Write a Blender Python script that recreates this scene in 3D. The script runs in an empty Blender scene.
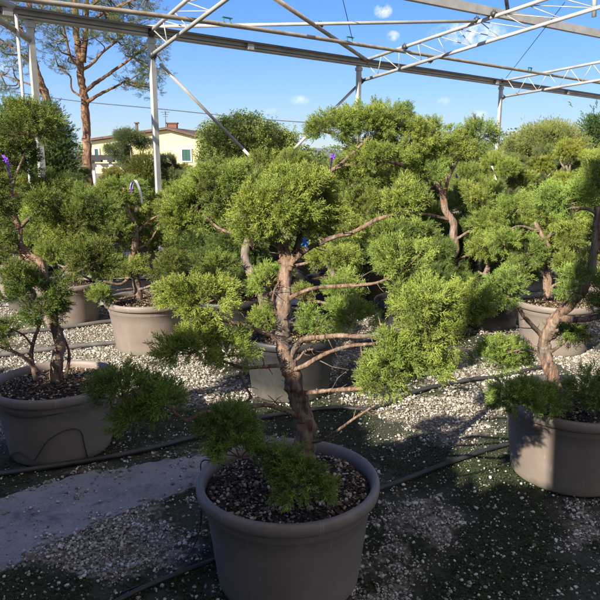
import bpy, math, random
import numpy as np
from mathutils import Vector, Matrix, noise as mnoise

scene = bpy.context.scene
COL = scene.collection
R = math.radians
rng = np.random.default_rng(11)
random.seed(5)

# ------------------------------------------------------------------ camera
CAM_H = 1.6
F = 650.0
PITCH = R(12.57)
cd = bpy.data.cameras.new('camera')
cam = bpy.data.objects.new('camera', cd)
COL.objects.link(cam)
cam.location = (0, 0, CAM_H)
cam.rotation_euler = (R(90) - PITCH, 0, 0)
cd.sensor_width = 36
cd.lens = 36 * F / 600
cd.clip_start = 0.05
cd.clip_end = 30000
scene.camera = cam

# ------------------------------------------------------------------ sun, sky, exposure
SUN_EL = R(30)
sh = Vector((-0.60, -0.80)).normalized()
SUN = Vector((sh.x * math.cos(SUN_EL), sh.y * math.cos(SUN_EL), math.sin(SUN_EL)))
ld = bpy.data.lights.new('sun', 'SUN')
ld.energy = 5.0
ld.angle = R(0.5)
ld.color = (1.0, 0.93, 0.80)
sun = bpy.data.objects.new('sun', ld)
COL.objects.link(sun)
sun.rotation_euler = SUN.to_track_quat('Z', 'Y').to_euler()

scene.view_settings.view_transform = 'Standard'
scene.view_settings.look = 'None'
scene.view_settings.exposure = 1.2
scene.view_settings.gamma = 1.0
scene.view_settings.use_curve_mapping = False
scene.cycles.max_bounces = 6
scene.cycles.diffuse_bounces = 3
scene.cycles.transmission_bounces = 3

world = bpy.data.worlds.new('World')
scene.world = world
world.use_nodes = True
wn, wl = world.node_tree.nodes, world.node_tree.links
wn.clear()
wout = wn.new('ShaderNodeOutputWorld')
bg = wn.new('ShaderNodeBackground')
bg.inputs['Strength'].default_value = 0.115
sky = wn.new('ShaderNodeTexSky')
sky.sky_type = 'NISHITA'
sky.sun_disc = False
sky.sun_elevation = SUN_EL
sky.sun_rotation = math.atan2(SUN.x, SUN.y)
sky.altitude = 1200
sky.air_density = 1.0
sky.dust_density = 0.0
sky.ozone_density = 5.0
wl.new(bg.outputs[0], wout.inputs[0])

def pixdir(px, py):
    f = Vector((0, math.cos(PITCH), -math.sin(PITCH)))
    u = Vector((0, math.sin(PITCH), math.cos(PITCH)))
    return f + Vector((1, 0, 0)) * ((px - 300) / F) + u * ((300 - py) / F)

def at(px, py, Y):
    """Photo pixel at forward distance Y -> world point."""
    d = pixdir(px, py)
    d = d * (Y / d.y)
    return Vector((d.x, d.y, d.z + CAM_H))

def gnd(px, py, z=0.0):
    d = pixdir(px, py)
    t = (z - CAM_H) / d.z
    return Vector((d.x * t, d.y * t, z))

# small fair-weather clouds, set by direction in the sky
geo = wn.new('ShaderNodeTexCoord')
nz = wn.new('ShaderNodeTexNoise')
nz.inputs['Scale'].default_value = 48
nz.inputs['Detail'].default_value = 6
nz.inputs['Roughness'].default_value = 0.62
wl.new(geo.outputs['Generated'], nz.inputs['Vector'])
def wmath(op, a, b=None, clamp=False):
    n = wn.new('ShaderNodeMath'); n.operation = op; n.use_clamp = clamp
    for i, v in enumerate((a, b)):
        if v is None: continue
        if isinstance(v, (int, float)): n.inputs[i].default_value = v
        else: wl.new(v, n.inputs[i])
    return n.outputs[0]
def wdot(vec):
    n = wn.new('ShaderNodeVectorMath'); n.operation = 'DOT_PRODUCT'
    wl.new(geo.outputs['Generated'], n.inputs[0]); n.inputs[1].default_value = vec
    return n.outputs['Value']
total = None
for (px, py, w, h, a) in [(383, 11, 9, 7, 1.0), (393, 36, 7, 5, .8), (468, 33, 38, 11, 1.0), (300, 100, 11, 5, .55),
                          (268, 110, 9, 4, .45), (445, 101, 8, 4, .55), (479, 115, 9, 5, .6), (342, 153, 10, 6, .5),
                          (-60, 60, 70, 12, .7), (700, 60, 60, 12, .7)]:
    d = pixdir(px, py).normalized()
    t = d.cross(Vector((0, 0, 1))).normalized()
    u = t.cross(d).normalized()
    A = wmath('MULTIPLY', wdot(t), F / w)
    B = wmath('MULTIPLY', wdot(u), F / h)
    r2 = wmath('ADD', wmath('POWER', A, 2), wmath('POWER', B, 2))
    m = wmath('SUBTRACT', 1.0, r2, True)
    front = wmath('GREATER_THAN', wdot(d), 0.5)
    m = wmath('MULTIPLY', wmath('MULTIPLY', m, front), a)
    total = m if total is None else wmath('ADD', total, m)
nn = wmath('MULTIPLY', wmath('SUBTRACT', nz.outputs['Fac'], 0.42), 3.2, True)
cm = wmath('MULTIPLY', wmath('MULTIPLY', wmath('MULTIPLY', total, 1.0, True), nn), 1.0, True)
# added unseen cloud behind the viewer, put in to fill and neutralise shade
nz2 = wn.new('ShaderNodeTexNoise'); nz2.inputs['Scale'].default_value = 2.6; nz2.inputs['Detail'].default_value = 6
wl.new(geo.outputs['Generated'], nz2.inputs['Vector'])
fill_cloud = wmath('MULTIPLY', wmath('SUBTRACT', wdot(Vector((.35, -.55, .76))), .45), 3.0, True)
fill_cloud = wmath('MULTIPLY', fill_cloud, wmath('MULTIPLY', wmath('SUBTRACT', nz2.outputs['Fac'], .30), 4.5, True))
mixc = wn.new('ShaderNodeMix'); mixc.data_type = 'RGBA'
wl.new(cm, mixc.inputs['Factor'])
hs = wn.new('ShaderNodeHueSaturation'); hs.inputs['Saturation'].default_value = 1.25; hs.inputs['Hue'].default_value = .516; hs.inputs['Value'].default_value = .92
bwn = wn.new('ShaderNodeRGBToBW'); wl.new(sky.outputs[0], bwn.inputs[0])
roll = wmath('DIVIDE', 1.22, wmath('ADD', 1.0, wmath('MULTIPLY', bwn.outputs[0], 0.17)))
vm = wn.new('ShaderNodeVectorMath'); vm.operation = 'SCALE'; wl.new(sky.outputs[0], vm.inputs[0]); wl.new(roll, vm.inputs['Scale'])
wl.new(vm.outputs[0], hs.inputs['Color'])
wl.new(hs.outputs[0], mixc.inputs[6])
mixc.inputs[7].default_value = (7.4, 7.0, 6.6, 1)
mixb = wn.new('ShaderNodeMix'); mixb.data_type = 'RGBA'
wl.new(fill_cloud, mixb.inputs['Factor']); wl.new(mixc.outputs[2], mixb.inputs[6]); mixb.inputs[7].default_value = (2.8, 2.55, 2.3, 1)
wl.new(mixb.outputs[2], bg.inputs['Color'])

# ------------------------------------------------------------------ helpers
def tag(o, label=None, cat=None, group=None, kind=None):
    if label: o['label'] = label
    if cat: o['category'] = cat
    if group: o['group'] = group
    if kind: o['kind'] = kind
    return o

def empty(name, loc, label=None, cat=None, group=None, kind=None):
    o = bpy.data.objects.new(name, None)
    o.empty_display_size = 0.1
    COL.objects.link(o)
    o.location = loc
    return tag(o, label, cat, group, kind)

def link(o, parent=None, keep_world=True):
    COL.objects.link(o)
    if parent is not None:
        o.parent = parent
        if keep_world:
            o.matrix_parent_inverse = Matrix.Translation(-Vector(parent.location))
    return o

def tri_mesh(name, V, T, mats, midx=None, attr=None, smooth=False):
    V = np.asarray(V, dtype=np.float32); T = np.asarray(T, dtype=np.int32)
    me = bpy.data.meshes.new(name)
    me.vertices.add(len(V)); me.vertices.foreach_set('co', V.ravel())
    me.loops.add(T.size); me.loops.foreach_set('vertex_index', T.ravel())
    me.polygons.add(len(T))
    me.polygons.foreach_set('loop_start', np.arange(0, T.size, 3, dtype=np.int32))
    me.polygons.foreach_set('loop_total', np.full(len(T), 3, dtype=np.int32))
    if midx is not None: me.polygons.foreach_set('material_index', np.asarray(midx, dtype=np.int32))
    me.polygons.foreach_set('use_smooth', np.full(len(T), smooth, dtype=bool))
    for m in mats: me.materials.append(m)
    me.update(calc_edges=True)
    if attr is not None:
        a = me.attributes.new('tint', 'FLOAT', 'POINT')
        a.data.foreach_set('value', np.asarray(attr, dtype=np.float32))
    return me

class MB:
    def __init__(s): s.v = []; s.f = []; s.sm = []
    def add(s, vs, fs, smooth=False):
        b = len(s.v); s.v += [tuple(x) for x in vs]
        s.f += [tuple(i + b for i in f) for f in fs]; s.sm += [smooth] * len(fs)
    def box(s, c, sx, sy, sz, rot=None):
        vs = []
        for x in (-.5, .5):
            for y in (-.5, .5):
                for z in (-.5, .5):
                    p = Vector((x * sx, y * sy, z * sz))
                    if rot: p = rot @ p
                    vs.append(Vector(c) + p)
        s.add(vs, [(0, 1, 3, 2), (4, 6, 7, 5), (0, 4, 5, 1), (2, 3, 7, 6), (0, 2, 6, 4), (1, 5, 7, 3)])
    def bar(s, p, q, w, h):
        """rectangular bar from p to q, h measured upward"""
        p, q = Vector(p), Vector(q); d = (q - p).normalized()
        side = d.cross(Vector((0, 0, 1)))
        if side.length < .05: side = d.cross(Vector((.7, .7, 0)))
        side.normalize(); up = side.cross(d).normalized()
        vs = []
        for e in (p, q):
            for a, b in ((-1, -1), (1, -1), (1, 1), (-1, 1)):
                vs.append(e + side * (a * w / 2) + up * (b * h / 2))
        s.add(vs, [(3, 2, 1, 0), (4, 5, 6, 7), (0, 1, 5, 4), (1, 2, 6, 5), (2, 3, 7, 6), (3, 0, 4, 7)])
    def tube(s, pts, rad, n=10, caps=True, wob=0.0, seed=0):
        pts = [Vector(p) for p in pts]
        if not hasattr(rad, '__len__'): rad = [rad] * len(pts)
        up = Vector((.31, .17, .93)); vs = []
        for i, p in enumerate(pts):
            d = (pts[min(i + 1, len(pts) - 1)] - pts[max(i - 1, 0)]).normalized()
            a = d.cross(up)
            if a.length < .05: a = d.cross(Vector((1, 0, 0)))
            a.normalize(); b = d.cross(a).normalized(); up = b.cross(d) if False else -(d.cross(a).cross(d)).cross(d) if False else up
            for k in range(n):
                t = 2 * math.pi * k / n
                rr = rad[i]
                if wob:
                    q = p + a * math.cos(t) * rr + b * math.sin(t) * rr
                    rr *= 1 + wob * mnoise.noise(q * (0.55 / max(rr, .004)) + Vector((seed, 0, 0))) + wob * .6 * math.sin(t * 3 + i * .35 + seed)
                vs.append(p + a * math.cos(t) * rr + b * math.sin(t) * rr)
        fs = []
        for i in range(len(pts) - 1):
            for k in range(n):
                k2 = (k + 1) % n
                fs.append((i * n + k, i * n + k2, (i + 1) * n + k2, (i + 1) * n + k))
        if caps:
            fs.append(tuple(range(n))[::-1]); fs.append(tuple((len(pts) - 1) * n + k for k in range(n)))
        s.add(vs, fs, True)
    def lathe(s, prof, n=48, c=(0, 0, 0), sq=1.0):
        c = Vector(c); vs = []
        for r, z in prof:
            for k in range(n):
                t = 2 * math.pi * k / n
                vs.append(c + Vector((r * math.cos(t), r * math.sin(t) * sq, z)))
        fs = []
        for i in range(len(prof) - 1):
            for k in range(n):
                k2 = (k + 1) % n
                fs.append((i * n + k, i * n + k2, (i + 1) * n + k2, (i + 1) * n + k))
        s.add(vs, fs, True)
    def mesh(s, name, mat):
        me = bpy.data.meshes.new(name)
        me.from_pydata(s.v, [], s.f)
        me.polygons.foreach_set('use_smooth', s.sm)
        for m in (mat if isinstance(mat, (list, tuple)) else [mat]): me.materials.append(m)
        me.update()
        return me
    def build(s, name, mat, parent=None):
        return link(bpy.data.objects.new(name, s.mesh(name, mat)), parent)

def spline(pts, n=6):
    """Catmull-Rom through points (and extra per-point scalars)."""
    P = [np.array(p, dtype=float) for p in pts]
    P = [2 * P[0] - P[1]] + P + [2 * P[-1] - P[-2]]
    out = []
    for i in range(1, len(P) - 2):
        for k in range(n):
            t = k / n
            out.append(.5 * ((2 * P[i]) + (-P[i - 1] + P[i + 1]) * t + (2 * P[i - 1] - 5 * P[i] + 4 * P[i + 1] - P[i + 2]) * t * t
                             + (-P[i - 1] + 3 * P[i] - 3 * P[i + 1] + P[i + 2]) * t ** 3))
    out.append(P[-2])
    return out

# ------------------------------------------------------------------ materials
def mat(name, rough=.7, metal=0.0, base=(.5, .5, .5)):
    m = bpy.data.materials.new(name); m.use_nodes = True
    b = m.node_tree.nodes['Principled BSDF']
    b.inputs['Base Color'].default_value = (*base, 1)
    b.inputs['Roughness'].default_value = rough
    b.inputs['Metallic'].default_value = metal
    return m, m.node_tree.nodes, m.node_tree.links, b

def ramp(nodes, links, fac, stops):
    r = nodes.new('ShaderNodeValToRGB')
    el = r.color_ramp.elements
    while len(el) < len(stops): el.new(.5)
    for e, (p, c) in zip(el, stops):
        e.position = p; e.color = (*c, 1) if len(c) == 3 else c
    links.new(fac, r.inputs[0]); return r.outputs[0]

def noise(nodes, links, scale, detail=5, rough=.55, coord='Object', stretch=None, dist=0):
    tc = nodes.new('ShaderNodeTexCoord'); n = nodes.new('ShaderNodeTexNoise')
    n.inputs['Scale'].default_value = scale; n.inputs['Detail'].default_value = detail
    n.inputs['Roughness'].default_value = rough; n.inputs['Distortion'].default_value = dist
    src = tc.outputs[coord]
    if stretch:
        mp = nodes.new('ShaderNodeMapping'); mp.inputs['Scale'].default_value = stretch
        links.new(src, mp.inputs['Vector']); src = mp.outputs[0]
    links.new(src, n.inputs['Vector']); return n.outputs['Fac']

def bump(nodes, links, b, h, strength=.4, dist=.01):
    n = nodes.new('ShaderNodeBump'); n.inputs['Strength'].default_value = strength
    n.inputs['Distance'].default_value = dist
    links.new(h, n.inputs['Height']); links.new(n.outputs[0], b.inputs['Normal']); return n

def mixrgb(nodes, links, fac, a, b, blend='MIX'):
    n = nodes.new('ShaderNodeMix'); n.data_type = 'RGBA'; n.blend_type = blend
    for sock, v in ((n.inputs['Factor'], fac), (n.inputs[6], a), (n.inputs[7], b)):
        if isinstance(v, (int, float)): sock.default_value = v
        elif isinstance(v, tuple): sock.default_value = (*v, 1)
        else: links.new(v, sock)
    return n.outputs[2]

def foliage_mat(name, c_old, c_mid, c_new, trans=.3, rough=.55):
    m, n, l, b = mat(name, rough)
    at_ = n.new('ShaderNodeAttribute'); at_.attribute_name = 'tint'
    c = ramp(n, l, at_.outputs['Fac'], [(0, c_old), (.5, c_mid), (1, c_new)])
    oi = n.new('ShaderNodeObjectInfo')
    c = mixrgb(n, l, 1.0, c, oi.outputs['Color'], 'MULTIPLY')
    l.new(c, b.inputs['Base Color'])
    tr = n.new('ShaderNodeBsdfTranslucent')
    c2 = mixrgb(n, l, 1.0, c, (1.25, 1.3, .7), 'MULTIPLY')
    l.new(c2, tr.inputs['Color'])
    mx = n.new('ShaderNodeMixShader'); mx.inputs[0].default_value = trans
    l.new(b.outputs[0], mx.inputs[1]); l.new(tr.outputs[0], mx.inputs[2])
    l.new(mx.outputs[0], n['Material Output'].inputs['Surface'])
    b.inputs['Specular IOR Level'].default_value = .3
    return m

M_JUN = foliage_mat('juniper_foliage', (.15, .12, .05), (.25, .33, .065), (.45, .50, .10), .30)
M_PAD = foliage_mat('clipped_pine_foliage', (.09, .12, .06), (.19, .23, .09), (.28, .32, .12), .25)
M_PINE = foliage_mat('pine_needles', (.07, .095, .035), (.15, .19, .07), (.30, .28, .10), .35)
M_DARK = foliage_mat('dark_conifer_foliage', (.03, .06, .02), (.07, .12, .03), (.13, .19, .045), .2)
M_BROAD = foliage_mat('broadleaf_foliage', (.07, .10, .03), (.15, .20, .055), (.25, .29, .09), .3)

m, n, l, b = mat('twig', .85, base=(.16, .10, .06)); M_TWIG = m

# juniper bark: orange-brown to grey, stringy
m, n, l, b = mat('juniper_bark', .92)
f = noise(n, l, 38, 8, .72, stretch=(1, 1, .16), dist=1.0)
c = ramp(n, l, f, [(.36, (.055, .03, .02)), (.45, (.20, .115, .07)), (.54, (.34, .22, .145)), (.68, (.44, .345, .265))])
g_ = ramp(n, l, noise(n, l, 9, 6, .65, dist=.5), [(.44, (0, 0, 0)), (.62, (.8, .8, .8))])
c = mixrgb(n, l, g_, c, ramp(n, l, f, [(.36, (.06, .045, .035)), (.50, (.21, .17, .135)), (.68, (.36, .32, .27))]))
g2 = ramp(n, l, noise(n, l, 14, 5, .6, stretch=(1, 1, .5)), [(.60, (0, 0, 0)), (.70, (.6, .6, .6))])
c = mixrgb(n, l, g2, c, (.30, .13, .07))
l.new(c, b.inputs['Base Color']); f2 = noise(n, l, 60, 8, .75, stretch=(1, 1, .14), dist=1.2)
bump(n, l, b, f2, 1.0, .014); M_BARK = m
m, n, l, b = mat('grey_bark', .9)
f = noise(n, l, 30, 7, .65, stretch=(1, 1, .3), dist=.6)
c = ramp(n, l, f, [(.3, (.09, .07, .055)), (.55, (.20, .16, .125)), (.8, (.36, .31, .26))])
l.new(c, b.inputs['Base Color']); bump(n, l, b, noise(n, l, 80, 5, .7, stretch=(1, 1, .2)), .8, .006); M_BARK2 = m
m, n, l, b = mat('pine_bark', .9)
f = noise(n, l, 7, 8, .75, stretch=(1, 1, .4), dist=1.2)
c = ramp(n, l, f, [(.38, (.06, .035, .022)), (.47, (.22, .12, .07)), (.56, (.38, .22, .13)), (.68, (.48, .33, .22))])
l.new(c, b.inputs['Base Color']); bump(n, l, b, f, 1, .12); M_PBARK = m

# taupe moulded plastic pots
def pot_mat(name, base, dusty):
    m, n, l, b = mat(name, .5)
    f = noise(n, l, 5, 6, .6)
    c = ramp(n, l, f, [(.3, tuple(x * .80 for x in base)), (.6, base), (.8, dusty)])
    sc = ramp(n, l, noise(n, l, 30, 8, .8, stretch=(1, 1, .12), dist=.6), [(.58, (0, 0, 0)), (.68, (.75, .75, .75))])
    c = mixrgb(n, l, sc, c, tuple(x * 1.45 for x in dusty))
    g = n.new('ShaderNodeNewGeometry'); s = n.new('ShaderNodeSeparateXYZ'); tc = n.new('ShaderNodeTexCoord')
    l.new(tc.outputs['Object'], s.inputs[0])
    mr = n.new('ShaderNodeMapRange'); mr.inputs[1].default_value = .12; mr.inputs[2].default_value = 0.0
    mr.inputs[3].default_value = 0; mr.inputs[4].default_value = .75; l.new(s.outputs['Z'], mr.inputs[0])
    f3 = noise(n, l, 14, 6, .7); mm = n.new('ShaderNodeMath'); mm.operation = 'MULTIPLY'
    l.new(mr.outputs[0], mm.inputs[0]); l.new(f3, mm.inputs[1])
    c = mixrgb(n, l, mm.outputs[0], c, (.25, .215, .17))      # splashed dust at the foot
    # vertical run marks
    f4 = noise(n, l, 9, 4, .6, stretch=(1, 1, .07))
    r4 = ramp(n, l, f4, [(.56, (0, 0, 0)), (.74, (.3, .3, .3))])
    c = mixrgb(n, l, r4, c, dusty)
    l.new(c, b.inputs['Base Color'])
    r = ramp(n, l, noise(n, l, 18, 6, .7), [(.3, (.42, .42, .42)), (.7, (.66, .66, .66))]); l.new(r, b.inputs['Roughness'])
    bump(n, l, b, noise(n, l, 40, 5, .6), .08, .004)
    return m
M_POT = pot_mat('taupe_plastic', (.215, .175, .145), (.27, .23, .19))
M_POT2 = pot_mat('dark_shaded_plastic', (.034, .032, .031), (.06, .055, .05))  # dark pots, with the centre-back pot's shade put into its colour
M_TUBE, n, l, b = mat('black_polythene', .5, base=(.022, .022, .023))
l.new(ramp(n, l, noise(n, l, 6, 5), [(.3, (.018, .018, .02)), (.75, (.06, .057, .052))]), b.inputs['Base Color'])
M_HOSE, n, l, b = mat('dusty_grey_pipe', .65, base=(.2, .19, .18))
l.new(ramp(n, l, noise(n, l, 8, 5), [(.3, (.06, .055, .055)), (.75, (.17, .155, .14))]), b.inputs['Base Color'])

m, n, l, b = mat('potting_soil', .95)
l.new(ramp(n, l, noise(n, l, 60, 8, .7), [(.35, (.018, .012, .008)), (.6, (.06, .038, .025)), (.8, (.12, .085, .06))]), b.inputs['Base Color'])
bump(n, l, b, noise(n, l, 45, 8, .75), 1, .02); M_SOIL = m
def stone_mat(name, stops, rough=.85):
    m, n, l, b = mat(name, rough)
    a = n.new('ShaderNodeAttribute'); a.attribute_name = 'tint'
    c = ramp(n, l, a.outputs['Fac'], stops)
    c = mixrgb(n, l, .35, c, ramp(n, l, noise(n, l, 70, 5, .7), [(.3, (.16, .14, .12)), (.7, (.8, .78, .72))]), 'MULTIPLY')
    l.new(c, b.inputs['Base Color']); return m
M_BARKCHIP = stone_mat('bark_chips', [(0, (.035, .02, .01)), (.5, (.12, .07, .035)), (.85, (.28, .175, .09)), (1, (.42, .30, .17))])
M_PEBBLE = stone_mat('pumice_pebbles', [(0, (.16, .11, .05)), (.35, (.36, .29, .16)), (.7, (.52, .47, .34)), (1, (.70, .68, .60))])
M_GRAVEL = stone_mat('white_gravel', [(0, (.12, .095, .07)), (.35, (.25, .22, .17)), (.7, (.42, .39, .32)), (.92, (.70, .68, .62))])
M_LEAF = foliage_mat('weed_leaf', (.02, .032, .01), (.035, .06, .016), (.07, .10, .03), .15)

m, n, l, b = mat('galvanised_steel', .5, .1)
f = noise(n, l, 3.5, 7, .65)
l.new(ramp(n, l, f, [(.3, (.30, .29, .265)), (.55, (.44, .425, .39)), (.8, (.54, .53, .49))]), b.inputs['Base Color'])
bump(n, l, b, noise(n, l, 60, 4), .1, .003); M_STEEL = m
m, n, l, b = mat('weathered_steel_pipe', .6, .2)
l.new(ramp(n, l, noise(n, l, 6, 7, .65), [(.3, (.22, .17, .12)), (.55, (.38, .32, .25)), (.8, (.50, .46, .40))]), b.inputs['Base Color']); M_RUST = m
M_TEAL = mat('teal_clip', .5, 0, (.01, .16, .13))[0]
M_BOLT = mat('dark_bolt', .5, .6, (.08, .08, .08))[0]

# ------------------------------------------------------------------ ground
GN = Vector((13.1, 4.7, 0))
def moss_amount(x, y):
    """0 = clean gravel, 1 = soil and moss; patches with a shape of their own"""
    p = Vector((x, y, 0))
    v = mnoise.noise(p * 1.5 + GN) * .6 + mnoise.noise(p * 3.7 + GN) * .32 + mnoise.noise(p * 9 + GN) * .22
    base = .60
    if y > 5.0: base = .16
    elif y > 3.6: base = .56 - (y - 3.6) / 1.4 * .40
    if x < -.3 and y > 3.7: base -= .22 * min(1, (y - 3.7) / .4)
    # darker weedy patch at the lower right, bare gravel down the middle right
    base += .26 * math.exp(-((x - .75) ** 2 / .25 + (y - 1.75) ** 2 / .35))
    base += .30 * math.exp(-((x - 1.5) ** 2 / .3 + (y - 2.0) ** 2 / .3))
    base -= .25 * math.exp(-((x - .62) ** 2 / .05 + (y - 2.9) ** 2 / .35))
    base -= .28 * math.exp(-((x + .75) ** 2 / .08 + (y - 2.35) ** 2 / .10))
    return max(0.0, min(1.0, base + v * 1.25))

def ground_sheet():
    xs = sorted(set([-6 + i * .1 for i in range(121)] + [-9000, -2500, -700, -200, -70, -30, -15, -9, 9, 15, 30, 70, 200, 700, 2500, 9000]))
    ys = sorted(set([-1 + i * .1 for i in range(91)] + [-3000, -300, -50, -12, -4, 9, 11, 14, 18, 25, 40, 80, 200, 700, 2500, 9000]))
    V = []; A = []
    for y in ys:
        for x in xs:
            z = 0.0
            if abs(x) < 7 and 0 < y < 9:
                z = .012 * mnoise.noise(Vector((x * 1.3, y * 1.3, 3))) + .006 * mnoise.noise(Vector((x * 5, y * 5, 7)))
            V.append((x, y, z - .004)); A.append(moss_amount(x, y) if (abs(x) < 7 and y < 9) else .15)
    T = []; W = len(xs)
    for j in range(len(ys) - 1):
        for i in range(W - 1):
            a = j * W + i
            T += [(a, a + 1, a + W + 1), (a, a + W + 1, a + W)]
    m, n, l, b = mat('gravel_ground', .92)
    at_ = n.new('ShaderNodeAttribute'); at_.attribute_name = 'tint'
    tc = n.new('ShaderNodeTexCoord')
    vo = n.new('ShaderNodeTexVoronoi'); vo.inputs['Scale'].default_value = 55
    l.new(tc.outputs['Object'], vo.inputs['Vector'])
    stone = ramp(n, l, vo.outputs['Color'], [(.1, (.10, .08, .055)), (.5, (.22, .185, .135)), (.9, (.38, .335, .26))])
    dirt = ramp(n, l, noise(n, l, 30, 8, .7), [(.3, (.022, .02, .013)), (.55, (.05, .046, .028)), (.75, (.10, .085, .06))])
    green = ramp(n, l, noise(n, l, 22, 7, .7), [(.42, (0, 0, 0)), (.62, (1, 1, 1))])
    dirt = mixrgb(n, l, green, dirt, (.028, .045, .014))
    fc = n.new('ShaderNodeMath'); fc.operation = 'ADD'
    l.new(at_.outputs['Fac'], fc.inputs[0])
    nf = n.new('ShaderNodeMath'); nf.operation = 'MULTIPLY_ADD'; nf.inputs[1].default_value = 1.1; nf.inputs[2].default_value = -.50
    l.new(noise(n, l, 26, 8, .75), nf.inputs[0]); l.new(nf.outputs[0], fc.inputs[1])
    fac = ramp(n, l, fc.outputs[0], [(.28, (0, 0, 0)), (.50, (1, 1, 1))])
    c = mixrgb(n, l, fac, stone, dirt)
    far = ramp(n, l, noise(n, l, .35, 6, .6), [(.40, (1, 1, 1)), (.66, (.62, .57, .50))])
    c = mixrgb(n, l, 1.0, c, far, 'MULTIPLY')
    l.new(c, b.inputs['Base Color'])
    bn = n.new('ShaderNodeBump'); bn.inputs['Strength'].default_value = .5; bn.inputs['Distance'].default_value = .008
    bn.invert = True
    l.new(vo.outputs['Distance'], bn.inputs['Height']); l.new(bn.outputs[0], b.inputs['Normal'])
    o = bpy.data.objects.new('ground', tri_mesh('ground', V, T, [m], attr=A, smooth=True))
    link(o); tag(o, kind='structure')
ground_sheet()

# concrete strip let into the gravel at the left of the path
def path_strip():
    m, n, l, b = mat('worn_concrete', .85)
    c = ramp(n, l, noise(n, l, 2.5, 10, .75), [(.3, (.17, .165, .155)), (.5, (.29, .29, .28)), (.75, (.42, .42, .41))])
    c = mixrgb(n, l, .55, c, ramp(n, l, noise(n, l, 120, 6, .8), [(.35, (.35, .32, .28)), (.65, (1, 1, 1))]), 'MULTIPLY')
    c = mixrgb(n, l, ramp(n, l, noise(n, l, 5.5, 8, .7, dist=.5), [(.55, (0, 0, 0)), (.68, (.85, .85, .85))]), c, (.075, .066, .056))
    l.new(c, b.inputs['Base Color']); bump(n, l, b, noise(n, l, 55, 7, .7), .6, .008)
    up = [gnd(x, y) for x, y in ((-60, 520), (-20, 507), (30, 489), (75, 476), (118, 470), (150, 463), (185, 458), (215, 455))]
    lo = [gnd(x, y) for x, y in ((-60, 600), (-20, 583), (25, 560), (70, 536), (110, 519), (140, 506), (170, 497), (215, 480))]
    up = spline(up, 10); lo = spline(lo, 10); V = []; T = []
    for i, (a, c2) in enumerate(zip(lo, up)):
        w = .03 * mnoise.noise(Vector((i * .55, 1, 0))) + .015 * mnoise.noise(Vector((i * 1.9, 1, 0))); w2 = .05 * mnoise.noise(Vector((i * .43, 9, 0))) + .02 * mnoise.noise(Vector((i * 1.7, 9, 0)))
        a = Vector(a) + Vector((0, w, 0)); c2 = Vector(c2) + Vector((0, w2, 0))
        V += [(a.x, a.y, -.02), (a.x, a.y, .005), (c2.x, c2.y, .005), (c2.x, c2.y, -.02)]
        if i:
            p = (i - 1) * 4; q = i * 4
            for k in range(3): T += [(p + k, q + k, q + k + 1), (p + k, q + k + 1, p + k + 1)]
    T += [(len(V) - 4, len(V) - 3, len(V) - 2), (len(V) - 4, len(V) - 2, len(V) - 1)]
    o = bpy.data.objects.new('path', tri_mesh('path', V, T, [m])); link(o); tag(o, kind='structure')
    return up, lo
UP, LO = path_strip()
def on_path(x, y):
    if x > LO[-1][0]: return False
    ylo = np.interp(x, [p[0] for p in LO], [p[1] for p in LO]); yup = np.interp(x, [p[0] for p in UP], [p[1] for p in UP])
    return ylo < y < yup

# pale fabric strips under the far pot rows
def far_strip(y0, y1, w):
    m, n, l, b = mat('pale_ground_fabric', .9)
    l.new(ramp(n, l, noise(n, l, 3, 8, .7), [(.3, (.26, .25, .24)), (.7, (.52, .51, .49))]), b.inputs['Base Color'])
    mb = MB(); N = 60
    vs = []
    for i in range(N + 1):
        x = -12 + 24 * i / N; y = y0 + (y1 - y0) * i / N + .05 * mnoise.noise(Vector((i * .6, y0, 0)))
        vs += [(x, y, .012), (x, y + w + .06 * mnoise.noise(Vector((i * .7, y0, 4))), .014)]
    mb.add(vs, [(2 * i, 2 * i + 2, 2 * i + 3, 2 * i + 1) for i in range(N)], True)
    tag(mb.build('ground_strip', m), kind='structure')
far_strip(6.6, 7.2, .28); far_strip(8.1, 8.8, .35); far_strip(10.0, 10.8, .5)

# ------------------------------------------------------------------ stone meshes
ICO_V = []; ph = (1 + 5 ** .5) / 2
for s1 in (-1, 1):
    for s2 in (-1, 1):
        ICO_V += [(0, s1, s2 * ph), (s1, s2 * ph, 0), (s2 * ph, 0, s1)]
ICO_V = np.array(ICO_V); ICO_V /= np.linalg.norm(ICO_V[0])
def hull(V):
    import bmesh
    bm = bmesh.new(); vs = [bm.verts.new(v) for v in V]
    r = bmesh.ops.convex_hull(bm, input=vs); bmesh.ops.triangulate(bm, faces=bm.faces[:])
    bm.verts.index_update(); bm.verts.ensure_lookup_table()
    out = (np.array([v.co[:] for v in bm.verts]), np.array([[v.index for v in f.verts] for f in bm.faces])); bm.free()
    return out
STONES = []
for k in range(7):
    r_ = np.random.default_rng(100 + k)
    V = ICO_V * (1 + r_.uniform(-.22, .22, (12, 1))) * np.array([1, r_.uniform(.65, .95), r_.uniform(.5, .75)])
    STONES.append(hull(V))
CHIPS = []
for k in range(5):
    r_ = np.random.default_rng(200 + k)
    V = np.array([(x, y, z) for x in (-1, 1) for y in (-.5, .5) for z in (-.14, .14)]) * (1 + r_.uniform(-.3, .3, (8, 3)))
    CHIPS.append(hull(V))

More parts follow.
